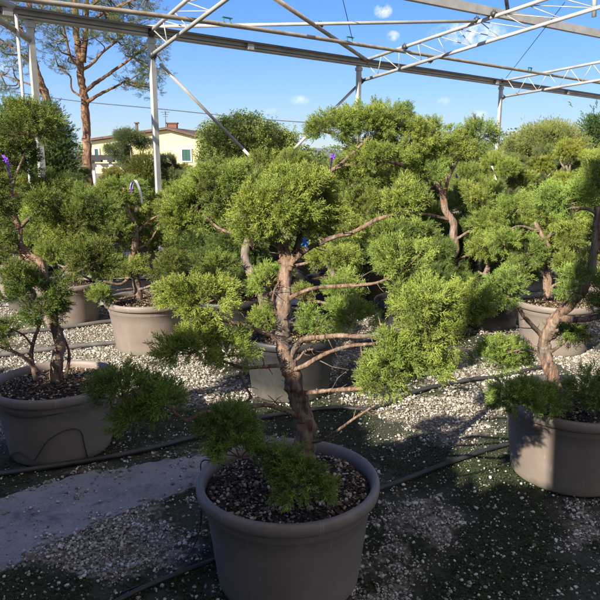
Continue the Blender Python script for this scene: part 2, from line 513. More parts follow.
def rand_rot(r_, n, tilt=1.0):
    a = r_.uniform(0, 2 * np.pi, n); b = r_.normal(0, .5 * tilt, n); c = r_.normal(0, .5 * tilt, n)
    ca, sa, cb, sb, cc, sc = np.cos(a), np.sin(a), np.cos(b), np.sin(b), np.cos(c), np.sin(c)
    Rz = np.zeros((n, 3, 3)); Rz[:, 0, 0] = ca; Rz[:, 0, 1] = -sa; Rz[:, 1, 0] = sa; Rz[:, 1, 1] = ca; Rz[:, 2, 2] = 1
    Rx = np.zeros((n, 3, 3)); Rx[:, 0, 0] = 1; Rx[:, 1, 1] = cb; Rx[:, 1, 2] = -sb; Rx[:, 2, 1] = sb; Rx[:, 2, 2] = cb
    Ry = np.zeros((n, 3, 3)); Ry[:, 1, 1] = 1; Ry[:, 0, 0] = cc; Ry[:, 0, 2] = sc; Ry[:, 2, 0] = -sc; Ry[:, 2, 2] = cc
    return Rz @ Rx @ Ry

def scatter(protos, P, S, Rm, tint, r_, tints_per_vert=None):
    """Merge many copies of small prototype meshes -> V, T, tint"""
    n = len(P); which = r_.integers(0, len(protos), n)
    Vs, Ts, As = [], [], []; off = 0
    for k, pr in enumerate(protos):
        V, T = pr[0], pr[1]
        idx = np.where(which == k)[0]
        if not len(idx): continue
        W = np.einsum('nij,vj->nvi', Rm[idx], V) * S[idx][:, None, None] + P[idx][:, None, :]
        Vs.append(W.reshape(-1, 3))
        Ts.append((T[None] + (np.arange(len(idx)) * len(V))[:, None, None] + off).reshape(-1, 3))
        a = np.repeat(tint[idx][:, None], len(V), 1)
        if len(pr) > 2: a = np.clip(a * .75 + pr[2][None] * .45 - .08, 0, 1)
        As.append(a.reshape(-1)); off += len(idx) * len(V)
    return np.concatenate(Vs), np.concatenate(Ts), np.concatenate(As)

POTS = []          # (x, y, r) footprints, for keeping gravel clear
FRONT = [(288, 480, 2.25, .35), (57, 387, 3.40, .35), (571, 425, 3.10, .36), (150, 312, 5.35, .37), (290, 336, 4.30, .34)]

def gravel():
    r_ = np.random.default_rng(3)
    P = []; S = []; t = []
    N = 300000
    Y = 1.2 + (r_.random(N) ** 1.5) * 5.6
    X = r_.uniform(-1, 1, N) * (Y * .50 + .15)
    keep = []
    for i in range(N):
        x, y = X[i], Y[i]
        mo = moss_amount(x, y) + .34 * mnoise.noise(Vector((x * 16, y * 16, 1))) + .2 * mnoise.noise(Vector((x * 45, y * 45, 1)))
        pr = 1 - min(1, max(0, (mo - .12) / .34))
        pr = .06 + .70 * pr
        if on_path(x, y): pr = .02 + .5 * max(0, .38 * (1 if not on_path(x, y + .05) or not on_path(x, y - .05) else .3) + mnoise.noise(Vector((x * 6, y * 6, 8))) - .22)
        if r_.random() < pr: keep.append(i)
    X, Y = X[keep], Y[keep]; n_ = len(X)
    S = .0041 * np.exp(r_.normal(-.05, .48, n_)); big = r_.random(n_) < .015; S[big] *= 2.2
    S = np.minimum(S, .011); S *= np.where(Y > 4, 1.25, 1.0)
    Z = S * .25 + np.array([.010 if on_path(x, y) else .004 for x, y in zip(X, Y)])
    V, T, A = scatter(STONES, np.stack([X, Y, Z], 1), S, rand_rot(r_, n_), r_.random(n_) ** .8, r_)
    o = bpy.data.objects.new('gravel', tri_mesh('gravel', V, T, [M_GRAVEL], attr=A)); link(o)
    tag(o, 'loose whitish gravel lying over dark soil around the pots', 'gravel', kind='stuff')
    print('gravel', n_)
gravel()

def moss():
    r_ = np.random.default_rng(8)
    N = 110000
    Y = 1.3 + (r_.random(N) ** 1.4) * 3.0; X = r_.uniform(-1, 1, N) * (Y * .5 + .1)
    keep = [i for i in range(N) if moss_amount(X[i], Y[i]) + .5 * mnoise.noise(Vector((X[i] * 5, Y[i] * 5, 4))) > .56 and not on_path(X[i], Y[i])]
    X, Y = X[keep], Y[keep]; n_ = len(X)
    leaf = []
    for k in range(3):
        q = np.random.default_rng(k)
        V = []; T = []
        for j in range(5):
            a = q.uniform(0, 6.28); w = .22; L = q.uniform(.6, 1.1); h = q.uniform(.25, .9)
            d = np.array([math.cos(a), math.sin(a), 0]); s = np.array([-d[1], d[0], 0])
            b0 = len(V); V += [d * .05 - s * .05, d * L * .55 - s * w + [0, 0, h * .8], d * L + [0, 0, h], d * L * .55 + s * w + [0, 0, h * .8], d * .05 + s * .05]
            T += [(b0, b0 + 1, b0 + 2), (b0, b0 + 2, b0 + 3), (b0, b0 + 3, b0 + 4)]
        leaf.append((np.array(V), np.array(T)))
    S = r_.uniform(.004, .009, n_)
    V, T, A = scatter(leaf, np.stack([X, Y, np.full(n_, .002)], 1), S, rand_rot(r_, n_, .4), r_.random(n_), r_)
    o = bpy.data.objects.new('ground_weeds', tri_mesh('ground_weeds', V, T, [M_LEAF], attr=A)); link(o)
    tag(o, 'low dark green weeds and moss creeping between the stones', 'weeds', kind='stuff')
moss()

# ------------------------------------------------------------------ foliage prototypes
def spike(V, T, A, p, d, L, w, t0, t1, q):
    d = d / np.linalg.norm(d)
    a = np.cross(d, [.3, .5, .8]); a /= np.linalg.norm(a); b_ = np.cross(d, a); i = len(V)
    for k in range(3):
        th = 2.094 * k + q; V.append(p + (a * math.cos(th) + b_ * math.sin(th)) * w + d * L * .25); A.append(t0)
    V.append(p + d * L); A.append(t1); V.append(p); A.append(t0)
    T += [(i, i + 1, i + 3), (i + 1, i + 2, i + 3), (i + 2, i, i + 3), (i + 1, i, i + 4), (i + 2, i + 1, i + 4), (i, i + 2, i + 4)]

def make_spray(seed, n_side=10, sec=2, w=.026):
    q = np.random.default_rng(seed); V = []; T = []; A = []
    bend = q.uniform(-.25, .25, 2)
    def stem(t): return np.array([bend[0] * t * t, bend[1] * t * t, t])
    for k in range(3):
        p0, p1 = stem(k / 3), stem((k + 1.25) / 3); spike(V, T, A, p0, p1 - p0, np.linalg.norm(p1 - p0), w * (1.1 - .2 * k), .15 + .2 * k, .4 + .25 * k, 0)
    ang = q.uniform(0, 6.28)
    for i in range(n_side):
        t = .12 + .82 * i / n_side; p = stem(t)
        ang += 2.4 + q.normal(0, .4)
        out = np.array([math.cos(ang), math.sin(ang) * .75, 0])
        d = out * q.uniform(.6, .85) + np.array([0, 0, 1]) * q.uniform(.6, .95); d /= np.linalg.norm(d)
        L = (.46 * (1 - .55 * t) + .06) * q.uniform(.8, 1.2)
        spike(V, T, A, p, d, L, w, .25 + .3 * t, .6 + .35 * t, q.uniform(0, 2))
        for j in range(sec):
            u = (.3 + .5 * j / max(1, sec)) * L; dd = d + q.normal(0, .5, 3); dd[2] += .25
            spike(V, T, A, p + d * u, dd, L * q.uniform(.35, .55), w * .85, .35 + .3 * t, .75 + .25 * t, q.uniform(0, 2))
    return np.array(V), np.array(T), np.array(A)
SPRAYS = [make_spray(s) for s in range(8)]
SPRAYS_LO = [make_spray(s, 7, 1, .045) for s in range(5)]
NEEDLES = [make_spray(40 + s, 9, 0, .024) for s in range(4)]

def frames(r_, D):
    n_ = len(D); D = D / np.linalg.norm(D, axis=1)[:, None]
    a = np.cross(D, r_.normal(0, 1, (n_, 3))); a /= np.linalg.norm(a, axis=1)[:, None]
    b_ = np.cross(D, a)
    return np.stack([a, b_, D], 2)

def pad_geometry(seed, radii, L=.06, cover=1.0, protos=None, flat=.30, updir=.35, jitter=.62, clump=.075, tint_mu=.5):
    """A pad of foliage: lobed clumps spread over and through an ellipsoid, each a burst of sprays."""
    r_ = np.random.default_rng(seed); protos = protos or SPRAYS; radii = np.array(radii, float)
    area = 4 * math.pi * ((radii[0] * radii[1]) ** 1.6 / 3 + (radii[0] * radii[2]) ** 1.6 / 3 + (radii[1] * radii[2]) ** 1.6 / 3) ** (1 / 1.6)
    nc = max(7, int(area / (clump * clump * 1.9)))
    D = r_.normal(0, 1, (nc * 3, 3)); D /= np.linalg.norm(D, axis=1)[:, None]
    D = D[D[:, 2] > -.55 - .4 * r_.random(len(D))][:nc]; nc = len(D)
    rad = r_.uniform(.40, .88, nc) * (1 + .16 * r_.normal(0, 1, nc))
    C = D * rad[:, None] * radii
    ns = max(12, int(cover * 5.5 * (clump / L) ** 2 * 3.9))
    out = np.repeat(D, ns, 0); base = np.repeat(C, ns, 0)
    n_ = len(out)
    dd = r_.normal(0, 1, (n_, 3)); dd /= np.linalg.norm(dd, axis=1)[:, None]
    P = base + dd * (clump * .55) * r_.random((n_, 1)) ** .5
    Dn = out * np.array([1, 1, .8]) * .7 + dd * jitter + np.array([0, 0, updir])
    S = L * r_.uniform(.6, 1.15, n_)
    ct = np.repeat(r_.normal(0, .19, nc), ns)
    tint = np.clip(tint_mu + ct + r_.normal(0, .14, n_), 0, 1)
    brown = r_.random(n_) < .035; tint[brown] = 0
    V, T, A = scatter(protos, P, S, frames(r_, Dn), tint, r_)
    mi = np.zeros(len(T), dtype=np.int32)
    # inner twigs from the pad's root to the clumps
    mb_v = []; mb_t = []
    root = np.array([0, 0, -radii[2] * .5])
    for c_ in C[::2]:
        d = c_ - root; Ld = np.linalg.norm(d)
        if Ld < .02: continue
        d /= Ld; a = np.cross(d, [.2, .9, .3]); a /= np.linalg.norm(a); b_ = np.cross(d, a); w = .0042 * (L / .06)
        mid = root + d * Ld * .5 + r_.normal(0, .07 * Ld, 3); i = len(mb_v)
        for (pp, ww) in ((root, w), (mid, w * .7), (c_, w * .4)):
            for k in range(3): mb_v.append(pp + (a * math.cos(2.094 * k) + b_ * math.sin(2.094 * k)) * ww)
        for s_ in (0, 3):
            for k in range(3):
                k2 = (k + 1) % 3
                mb_t += [(i + s_ + k, i + s_ + k2, i + s_ + 3 + k2), (i + s_ + k, i + s_ + 3 + k2, i + s_ + 3 + k)]
    if mb_v:
        T2 = np.array(mb_t) + len(V); V = np.concatenate([V, np.array(mb_v)]); A = np.concatenate([A, np.zeros(len(mb_v))])
        T = np.concatenate([T, T2]); mi = np.concatenate([mi, np.ones(len(T2), dtype=np.int32)])
    return V, T, A, mi

def pad_mesh(seed, radii, mat_=None, **k):
    V, T, A, mi = pad_geometry(seed, radii, **k)
    return tri_mesh('foliage_pad', V, T, [mat_ or M_JUN, M_TWIG], mi, A)

# shared pad library for the trees further back
LIB = {'s': [pad_mesh(300 + i, (.13, .12, .075), L=.055, protos=SPRAYS, clump=.06) for i in range(4)],
       'm': [pad_mesh(320 + i, (.23, .21, .115), L=.065, protos=SPRAYS, clump=.08, cover=.9) for i in range(5)],
       'l': [pad_mesh(340 + i, (.34, .31, .16), L=.085, protos=SPRAYS_LO, clump=.11, cover=1.25) for i in range(4)]}
LIBR = {'s': .13, 'm': .23, 'l': .34}
LIBM = {}
def lib_pad(parent, c, rx, rz, tint, r_, mat_=None, rot=None):
    k = 's' if rx < .17 else ('m' if rx < .29 else 'l')
    me = LIB[k][r_.integers(0, len(LIB[k]))]
    o = bpy.data.objects.new('foliage_pad', me)
    COL.objects.link(o); o.parent = parent
    o.location = Vector(c) - Vector(parent.location)
    s = rx / LIBR[k]; o.scale = (s, s, s * max(.75, min(1.6, rz / rx / .52)))
    o.rotation_euler = (r_.normal(0, .12), r_.normal(0, .12), r_.uniform(0, 6.28)) if rot is None else rot
    v = 1 + r_.normal(0, .07)
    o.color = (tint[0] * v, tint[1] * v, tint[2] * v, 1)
    if mat_ is not None and mat_ != M_JUN:
        o.material_slots[0].link = 'OBJECT'; o.material_slots[0].material = mat_
    return o

# ------------------------------------------------------------------ pots
def pot_meshes(rad, h, seg=72):
    body = MB()
    body.lathe([(rad * .74, .004), (rad * .765, .0), (rad * .785, .012), (rad * .80, .05), (rad * .875, h * .62), (rad * .905, h * .775),
                (rad * .915, h * .785), (rad * .922, h * .80), (rad * .94, h - .045), (rad * .94, h - .02)], seg)
    vs = [(0, 0, .012)] + [(rad * .74 * math.cos(2 * math.pi * k / seg), rad * .74 * math.sin(2 * math.pi * k / seg), .004) for k in range(seg)]
    body.add(vs, [(0, 1 + (k + 1) % seg, 1 + k) for k in range(seg)])
    rim = MB()
    rim.lathe([(rad * .935, h - .050), (rad * .972, h - .052), (rad * .992, h - .046), (rad, h - .030), (rad * .998, h - .014), (rad * .985, h - .004), (rad * .962, h),
               (rad * .935, h - .003), (rad * .915, h - .012), (rad * .905, h - .03), (rad * .895, h - .10)], seg)
    return body, rim

SOIL_CACHE = {}
def soil_parts(rad, seed, dens=1.0, pebbles=380, chips=1700):
    r_ = np.random.default_rng(seed); n = 26; V = [(0, 0, .02)]; T = []
    rings = 12
    for i in range(1, rings + 1):
        for k in range(48):
            t = 2 * math.pi * k / 48; r = rad * i / rings
            V.append((r * math.cos(t), r * math.sin(t), .022 * (1 - (i / rings) ** 2) + .012 * mnoise.noise(Vector((r * math.cos(t) * 12, r * math.sin(t) * 12, seed)))))
    for k in range(48): T.append((0, 1 + k, 1 + (k + 1) % 48))
    for i in range(rings - 1):
        for k in range(48):
            a = 1 + i * 48 + k; b_ = 1 + i * 48 + (k + 1) % 48
            T += [(a, a + 48, b_ + 48), (a, b_ + 48, b_)]
    soil = tri_mesh('soil', V, T, [M_SOIL], smooth=True)
    def disc(n_, pw=.5):
        rr = rad * .97 * r_.random(n_) ** pw; th = r_.uniform(0, 6.28, n_)
        return np.stack([rr * np.cos(th), rr * np.sin(th), .026 * (1 - (rr / rad) ** 2) + .004 + .004 * r_.random(n_)], 1)
    n_ = int(chips * dens)
    Vc, Tc, Ac = scatter(CHIPS, disc(n_), r_.uniform(.003, .009, n_), rand_rot(r_, n_, .8), r_.random(n_) ** 1.8, r_)
    ch = tri_mesh('bark_mulch', Vc, Tc, [M_BARKCHIP], attr=Ac)
    n_ = int(pebbles * dens)
    Vc, Tc, Ac = scatter(STONES, disc(n_, .36), .0052 * np.exp(r_.normal(0, .35, n_)), rand_rot(r_, n_), r_.random(n_), r_)
    pe = tri_mesh('pebbles', Vc, Tc, [M_PEBBLE], attr=Ac)
    return soil, ch, pe

def put(me, name, parent, loc=(0, 0, 0), scale=(1, 1, 1), rz=0):
    o = bpy.data.objects.new(name, me); COL.objects.link(o); o.parent = parent
    o.location = loc; o.scale = scale; o.rotation_euler = (0, 0, rz); return o

def add_pot(root, rad, h, seed, detail=1.0, material=None, soil_drop=.045):
    material = material or M_POT
    b_, r2 = pot_meshes(rad, h)
    p = put(b_.mesh('pot', material), 'pot', root)
    put(r2.mesh('rim', material), 'rim', p)
    soil, ch, pe = soil_parts(rad * .885, seed, detail)
    s = put(soil, 'soil', root, (0, 0, h - soil_drop))
    c = put(ch, 'bark_mulch', s); c['kind'] = 'stuff'
    q = put(pe, 'pebbles', s); q['kind'] = 'stuff'
    return p

# shared pot for the rows behind
_b, _r = pot_meshes(.34, .42, 40)
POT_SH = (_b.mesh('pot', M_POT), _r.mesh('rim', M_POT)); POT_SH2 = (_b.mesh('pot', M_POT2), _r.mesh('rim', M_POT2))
SOIL_SH = soil_parts(.34 * .885, 77, .6)
def shared_pot(root, rad, h, r_, dark=False):
    s = (rad / .34, rad / .34, h / .42); P_ = POT_SH2 if dark else POT_SH
    p = put(P_[0], 'pot', root, (0, 0, 0), s); put(P_[1], 'rim', p)
    so = put(SOIL_SH[0], 'soil', root, (0, 0, h - .05), (s[0], s[1], 1), r_.uniform(0, 6))
    c = put(SOIL_SH[1], 'bark_mulch', so); c['kind'] = 'stuff'

# ------------------------------------------------------------------ limbs
def limb(name, pts, r0, r1, parent, material=M_BARK, n=10, wob=.16, seed=0, sub=7, twigs=0):
    P = spline([tuple(p) for p in pts], sub); N = len(P)
    rr = [r0 + (r1 - r0) * (i / (N - 1)) ** .8 for i in range(N)]
    # small kinks and knots
    Q = []
    for i, p in enumerate(P):
        v = Vector(p); j = max(r0 * .35, .002) * min(1, i / 3)
        v += Vector((mnoise.noise(v * 9 + Vector((seed, 0, 0))), mnoise.noise(v * 9 + Vector((0, seed, 5))), mnoise.noise(v * 9 + Vector((3, 0, seed))))) * j
        Q.append(v)
    rr = [r * (1 + .14 * mnoise.noise(Q[i] * 22 + Vector((seed, 2, 1)))) for i, r in enumerate(rr)]
    mb = MB(); mb.tube(Q, rr, n, True, wob, seed)
    if twigs:
        q = np.random.default_rng(seed + 9)
        for _ in range(twigs):
            i = int(q.integers(len(Q) // 5, len(Q) - 1)); d = (Q[i + 1] - Q[i]).normalized()
            o_ = Vector(q.normal(0, 1, 3)); o_ = (o_ - d * o_.dot(d)).normalized(); L = q.uniform(.02, .085); kink = Vector(q.normal(0, .25, 3)) * L
            w = min(rr[i] * .35, q.uniform(.0012, .0030)); p0 = Q[i]; p1 = p0 + o_ * L * .5 + d * L * .2 + kink * .4; p2 = p0 + o_ * L * .8 + d * L * .5 + kink
            mb.tube([p0, p1, p2], [w, w * .75, w * .4], 5)
        for _ in range(twigs // 3):      # pruning stubs and knots
            i = int(q.integers(2, len(Q) - 2)); o_ = Vector(q.normal(0, 1, 3)).normalized(); r0_ = rr[i]
            mb.tube([Q[i] + o_ * r0_ * .5, Q[i] + o_ * r0_ * 1.25, Q[i] + o_ * r0_ * 1.5], [r0_ * .5, r0_ * .36, r0_ * .28], 7, True, .3, seed)
    return mb.build(name, material, parent)

def px_limb(name, pix, r0, r1, parent, **k):
    """pix: (px, py, Y) list"""
    return limb(name, [at(*p) for p in pix], r0, r1, parent, **k)

def own_pad(parent, px, py, Y, rx, ry, depth=None, seed=0, tint=(1, 1, 1), **k):
    """pad centred on a photo point, with half-width rx and half-height ry given in photo pixels at that distance"""
    c = at(px, py, Y); s = Y / F * 1.02
    radii = (rx * s, (depth if depth else rx * s * .85), ry * s)
    kk = dict(L=.058, clump=.062); kk.update(k)
    me = pad_mesh(seed * 7 + 1000, (radii[0] * .93, radii[1] * .93, radii[2] * .93), **kk)
    o = bpy.data.objects.new('foliage_pad', me); COL.objects.link(o); o.parent = parent
    o.location = c - Vector(parent.location); o.color = (*tint, 1)
    return o

JUN_GROUP = 'junipers in taupe plastic pots set out on the gravel'
def juniper(label, x, y, rad, h, seed, detail=1.0, material=None, name='potted_juniper'):
    root = empty(name, (x, y, 0), label, 'potted tree', JUN_GROUP)
    add_pot(root, rad, h, seed, detail, material)
    return root

# =================================================================== FRONT TREE
FY = 2.25
c = at(288, 478, FY); FX = c.x
T1 = juniper('nearest juniper, its whole pale forked trunk bare above the big shaded pot in front', FX, FY, .345, .42, 1, 1.25)
px_limb('trunk', [(307, 462, 2.27), (306, 440, 2.27), (303, 418, 2.26), (298, 396, 2.25), (291, 368, 2.24), (283, 342, 2.24), (281, 315, 2.25), (286, 285, 2.26), (287, 262, 2.26), (281, 245, 2.26), (274, 225, 2.27)],
        .044, .016, T1, n=26, wob=.22, seed=1, sub=14, twigs=16)
BR1 = [
    ([(288, 270, 2.26), (294, 255, 2.26), (300, 235, 2.28), (306, 210, 2.3)], .019, .008),
    ([(293, 262, 2.26), (305, 250, 2.24), (327, 240, 2.2), (353, 232, 2.16), (378, 219, 2.12), (402, 212, 2.1)], .012, .005),
    ([(283, 303, 2.25), (296, 295, 2.23), (315, 288, 2.2), (347, 286, 2.15), (380, 282, 2.12), (402, 270, 2.1)], .009, .004),
    ([(282, 343, 2.24), (262, 332, 2.2), (240, 325, 2.15), (217, 318, 2.1), (200, 313, 2.08)], .010, .005),
    ([(290, 360, 2.24), (297, 347, 2.2), (306, 339, 2.16), (333, 336, 2.1), (360, 336, 2.06), (385, 333, 2.04), (420, 325, 2.02)], .012, .006),
    ([(292, 370, 2.24), (303, 366, 2.2), (318, 358, 2.14), (335, 350, 2.1), (350, 346, 2.06), (375, 344, 2.04), (395, 338, 2.03)], .010, .004),
    ([(291, 362, 2.24), (299, 358, 2.22), (305, 351, 2.21), (313, 349, 2.2)], .006, .003),
    ([(288, 366, 2.24), (270, 366, 2.2), (243, 367, 2.15), (228, 363, 2.12), (210, 358, 2.1)], .008, .004),
    ([(240, 372, 2.15), (245, 385, 2.14), (252, 398, 2.13)], .006, .003),
    ([(302, 394, 2.25), (318, 392, 2.2), (343, 389, 2.14), (370, 388, 2.1), (390, 380, 2.08)], .010, .005),
    ([(308, 442, 2.26), (322, 440, 2.2), (338, 430, 2.14), (355, 418, 2.1), (376, 405, 2.07)], .007, .0035),
    ([(299, 418, 2.25), (285, 410, 2.2), (268, 405, 2.15), (245, 408, 2.1), (225, 420, 2.06)], .011, .006),
    ([(228, 416, 2.07), (205, 412, 2.03), (186, 420, 2.0), (170, 408, 1.98), (150, 398, 1.96)], .008, .004),
    ([(276, 316, 2.25), (273, 300, 2.24), (276, 287, 2.24), (281, 280, 2.25)], .006, .003),
    ([(302, 452, 2.24), (295, 460, 2.16), (290, 470, 2.1), (286, 478, 2.06)], .008, .004),
    ([(278, 233, 2.27), (262, 232, 2.4), (240, 233, 2.55), (222, 230, 2.72), (203, 215, 2.85)], .010, .005),
    ([(283, 245, 2.27), (265, 225, 2.45), (245, 200, 2.7), (235, 190, 2.85)], .010, .004),
    ([(252, 396, 2.13), (240, 410, 2.12), (232, 425, 2.1)], .005, .003),
]
for i, (p, a, b2) in enumerate(BR1): px_limb('branch', p, a, b2, T1, seed=i * 3 + 2, twigs=9, sub=9, wob=.24)
PADS1 = [  # px, py, Y, rx, ry
    (284, 207, 2.22, 50, 35), (253, 238, 2.2, 20, 24), (318, 205, 2.3, 28, 30), (305, 184, 2.3, 30, 17), (312, 232, 2.3, 20, 17), (258, 212, 2.18, 26, 26),
    (226, 187, 2.9, 46, 27), (200, 210, 2.87, 36, 26), (240, 210, 2.95, 34, 26), (183, 222, 2.85, 20, 18), (258, 172, 3.0, 26, 14),
    (400, 262, 2.1, 30, 20), (402, 205, 2.1, 22, 15),
    (425, 306, 2.02, 48, 24), (468, 303, 2.05, 35, 15), (432, 330, 2.0, 34, 26), (400, 352, 2.02, 30, 24), (382, 375, 2.04, 29, 23), (422, 368, 2.06, 26, 20),
    (200, 297, 2.1, 42, 16), (196, 344, 2.05, 42, 20), (232, 350, 2.1, 24, 14),
    (122, 388, 1.96, 34, 22), (160, 402, 1.97, 30, 19), (140, 420, 1.95, 28, 11),
    (228, 428, 2.05, 36, 24), (240, 452, 2.04, 27, 15),
    (302, 478, 2.0, 36, 24), (285, 458, 2.04, 22, 14),
]
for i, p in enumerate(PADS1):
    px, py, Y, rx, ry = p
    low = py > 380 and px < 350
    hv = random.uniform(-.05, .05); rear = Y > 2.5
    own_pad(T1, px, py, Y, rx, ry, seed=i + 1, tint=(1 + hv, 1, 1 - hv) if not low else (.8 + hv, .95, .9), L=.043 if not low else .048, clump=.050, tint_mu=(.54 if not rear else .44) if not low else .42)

# =================================================================== LEFT TREE
c = at(57, 388, 3.4); LX = c.x
T2 = juniper('juniper in a shaded pot at the left edge with a bent two-stemmed trunk', c.x, 3.4, .345, .40, 2, 1.1)
px_limb('trunk', [(56, 385, 3.42), (57, 362, 3.4), (59, 342, 3.4), (54, 325, 3.38), (52, 305, 3.36), (50, 288, 3.35), (40, 265, 3.35), (27, 252, 3.36), (20, 237, 3.37), (14, 218, 3.38), (0, 203, 3.38), (-12, 190, 3.38)],
        .034, .012, T2, n=16, wob=.22, seed=21, material=M_BARK, twigs=12)
BR2 = [([(36, 380, 3.3), (32, 360, 3.3), (33, 343, 3.3), (41, 320, 3.3)], .014, .008),
       ([(38, 372, 3.3), (28, 361, 3.25), (15, 352, 3.2), (-2, 346, 3.15)], .012, .007),
       ([(20, 238, 3.37), (23, 225, 3.38), (33, 214, 3.4), (40, 205, 3.4)], .012, .006),
       ([(52, 290, 3.36), (60, 275, 3.4), (70, 262, 3.42), (80, 250, 3.45)], .012, .006),
       ([(50, 290, 3.36), (66, 280, 3.3), (82, 270, 3.25), (95, 262, 3.2)], .010, .005),
       ([(66, 378, 3.4), (69, 355, 3.42), (64, 338, 3.42)], .010, .006),
       ([(32, 345, 3.3), (22, 334, 3.25), (8, 328, 3.2)], .006, .003),
       ([(14, 220, 3.38), (12, 190, 3.4), (22, 160, 3.45), (30, 135, 3.5)], .010, .005),
       ([(26, 253, 3.36), (10, 252, 3.3), (-8, 250, 3.25)], .009, .005)]
for i, (p, a, b2) in enumerate(BR2): px_limb('branch', p, a, b2, T2, seed=i * 3 + 50, twigs=7)
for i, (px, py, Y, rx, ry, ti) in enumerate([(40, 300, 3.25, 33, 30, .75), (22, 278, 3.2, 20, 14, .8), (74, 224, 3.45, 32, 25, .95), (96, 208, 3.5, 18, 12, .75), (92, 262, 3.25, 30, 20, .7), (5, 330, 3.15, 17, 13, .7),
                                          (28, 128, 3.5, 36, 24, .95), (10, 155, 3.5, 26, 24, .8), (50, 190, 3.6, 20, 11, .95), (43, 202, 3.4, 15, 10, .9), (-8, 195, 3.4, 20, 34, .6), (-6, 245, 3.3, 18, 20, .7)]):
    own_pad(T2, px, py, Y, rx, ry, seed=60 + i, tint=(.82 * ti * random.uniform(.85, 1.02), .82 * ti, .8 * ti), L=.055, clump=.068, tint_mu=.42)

# =================================================================== RIGHT TREE
c = at(571, 425, 3.1); RX = c.x
T3 = juniper('right-edge juniper with thick forked reddish trunk and bright tuft spilling over the pot rim', c.x, 3.1, .355, .41, 3, 1.1)
px_limb('trunk', [(560, 408, 3.05), (558, 392, 3.05), (551, 375, 3.05), (546, 355, 3.05), (545, 338, 3.04), (551, 325, 3.02), (562, 313, 3.0), (573, 302, 2.98), (585, 285, 2.95), (592, 262, 2.95), (596, 235, 2.95), (598, 205, 2.95)],
        .038, .016, T3, n=22, wob=.24, seed=31, sub=12, twigs=12)
BR3 = [([(546, 340, 3.04), (536, 330, 3.02), (525, 317, 3.0), (516, 306, 2.98), (508, 296, 2.96)], .013, .007),
       ([(560, 318, 3.0), (572, 320, 2.95), (588, 319, 2.9), (612, 314, 2.85)], .020, .012),
       ([(550, 352, 3.04), (560, 345, 3.08), (572, 335, 3.12), (582, 330, 3.15)], .010, .004),
       ([(598, 215, 2.95), (588, 209, 2.95), (573, 208, 2.96), (560, 212, 3.0)], .010, .005),
       ([(556, 385, 3.05), (545, 392, 2.95), (530, 395, 2.85)], .010, .006), ([(547, 362, 3.05), (535, 352, 3.15), (520, 350, 3.3), (502, 355, 3.45)], .010, .004)]
for i, (p, a, b2) in enumerate(BR3): px_limb('branch', p, a, b2, T3, seed=i * 3 + 80, twigs=8)
for i, (px, py, Y, rx, ry, ti) in enumerate([(520, 396, 2.83, 31, 17, 1.0), (545, 402, 2.84, 20, 12, 1.0), (596, 392, 2.85, 24, 22, .8), (582, 285, 2.95, 22, 20, 1.0), (505, 288, 2.96, 24, 18, .95),
                                          (570, 335, 3.15, 22, 12, .9), (612, 300, 2.9, 24, 24, .8), (560, 200, 3.0, 34, 13, 1.0), (600, 180, 3.1, 28, 18, .9), (612, 235, 3.0, 20, 22, .8), (500, 355, 3.5, 34, 20, 1.0)]):
    own_pad(T3, px, py, Y, rx, ry, seed=90 + i, tint=(ti * random.uniform(.85, 1.05), ti, ti), L=.052, clump=.06, tint_mu=.55)

# =================================================================== MIDDLE LEFT TREE
c = at(150, 311, 5.35)
T4 = juniper('juniper in a sunlit beige pot on open gravel left of the nearest tree', c.x, 5.35, .37, .43, 4)
px_limb('trunk', [(140, 305, 5.35), (138, 290, 5.33), (133, 268, 5.32), (133, 252, 5.3), (136, 230, 5.3), (130, 215, 5.3), (122, 198, 5.3), (124, 188, 5.3)], .040, .015, T4, n=12, seed=101, material=M_BARK)
for i, (p, a, b2) in enumerate([([(135, 268, 5.32), (122, 284, 5.2), (104, 281, 5.1)], .014, .008), ([(137, 232, 5.3), (150, 220, 5.35), (165, 212, 5.4)], .013, .006),
                                ([(134, 250, 5.3), (148, 243, 5.35), (158, 228, 5.4)], .012, .006), ([(128, 210, 5.3), (112, 205, 5.2), (98, 206, 5.1)], .012, .006),
                                ([(138, 295, 5.33), (120, 300, 5.2), (112, 296, 5.1)], .010, .006), ([(138, 290, 5.33), (152, 285, 5.2), (170, 275, 5.0)], .012, .006)]):
    px_limb('branch', p, a, b2, T4, seed=i + 110)
for i, (px, py, Y, rx, ry, ti) in enumerate([(132, 268, 5.2, 17, 12, .85), (103, 298, 5.05, 11, 9, 1.0), (112, 232, 5.2, 25, 18, .85), (152, 222, 5.5, 20, 11, .95), (116, 202, 5.35, 22, 10, .95), (124, 187, 5.32, 17, 8, .9), (166, 208, 5.4, 12, 7, .9), (168, 243, 5.5, 18, 11, .7),
                                             (100, 202, 5.2, 22, 15, .9), (172, 266, 5.0, 22, 13, .6), (86, 198, 5.4, 15, 8, .95), (160, 205, 5.6, 16, 9, .8), (90, 250, 5.3, 20, 14, .8)]):
    own_pad(T4, px, py, Y, rx, ry, seed=120 + i, tint=(ti * random.uniform(.9, 1.06), ti, ti), L=.064, clump=.09, protos=SPRAYS, cover=.9)

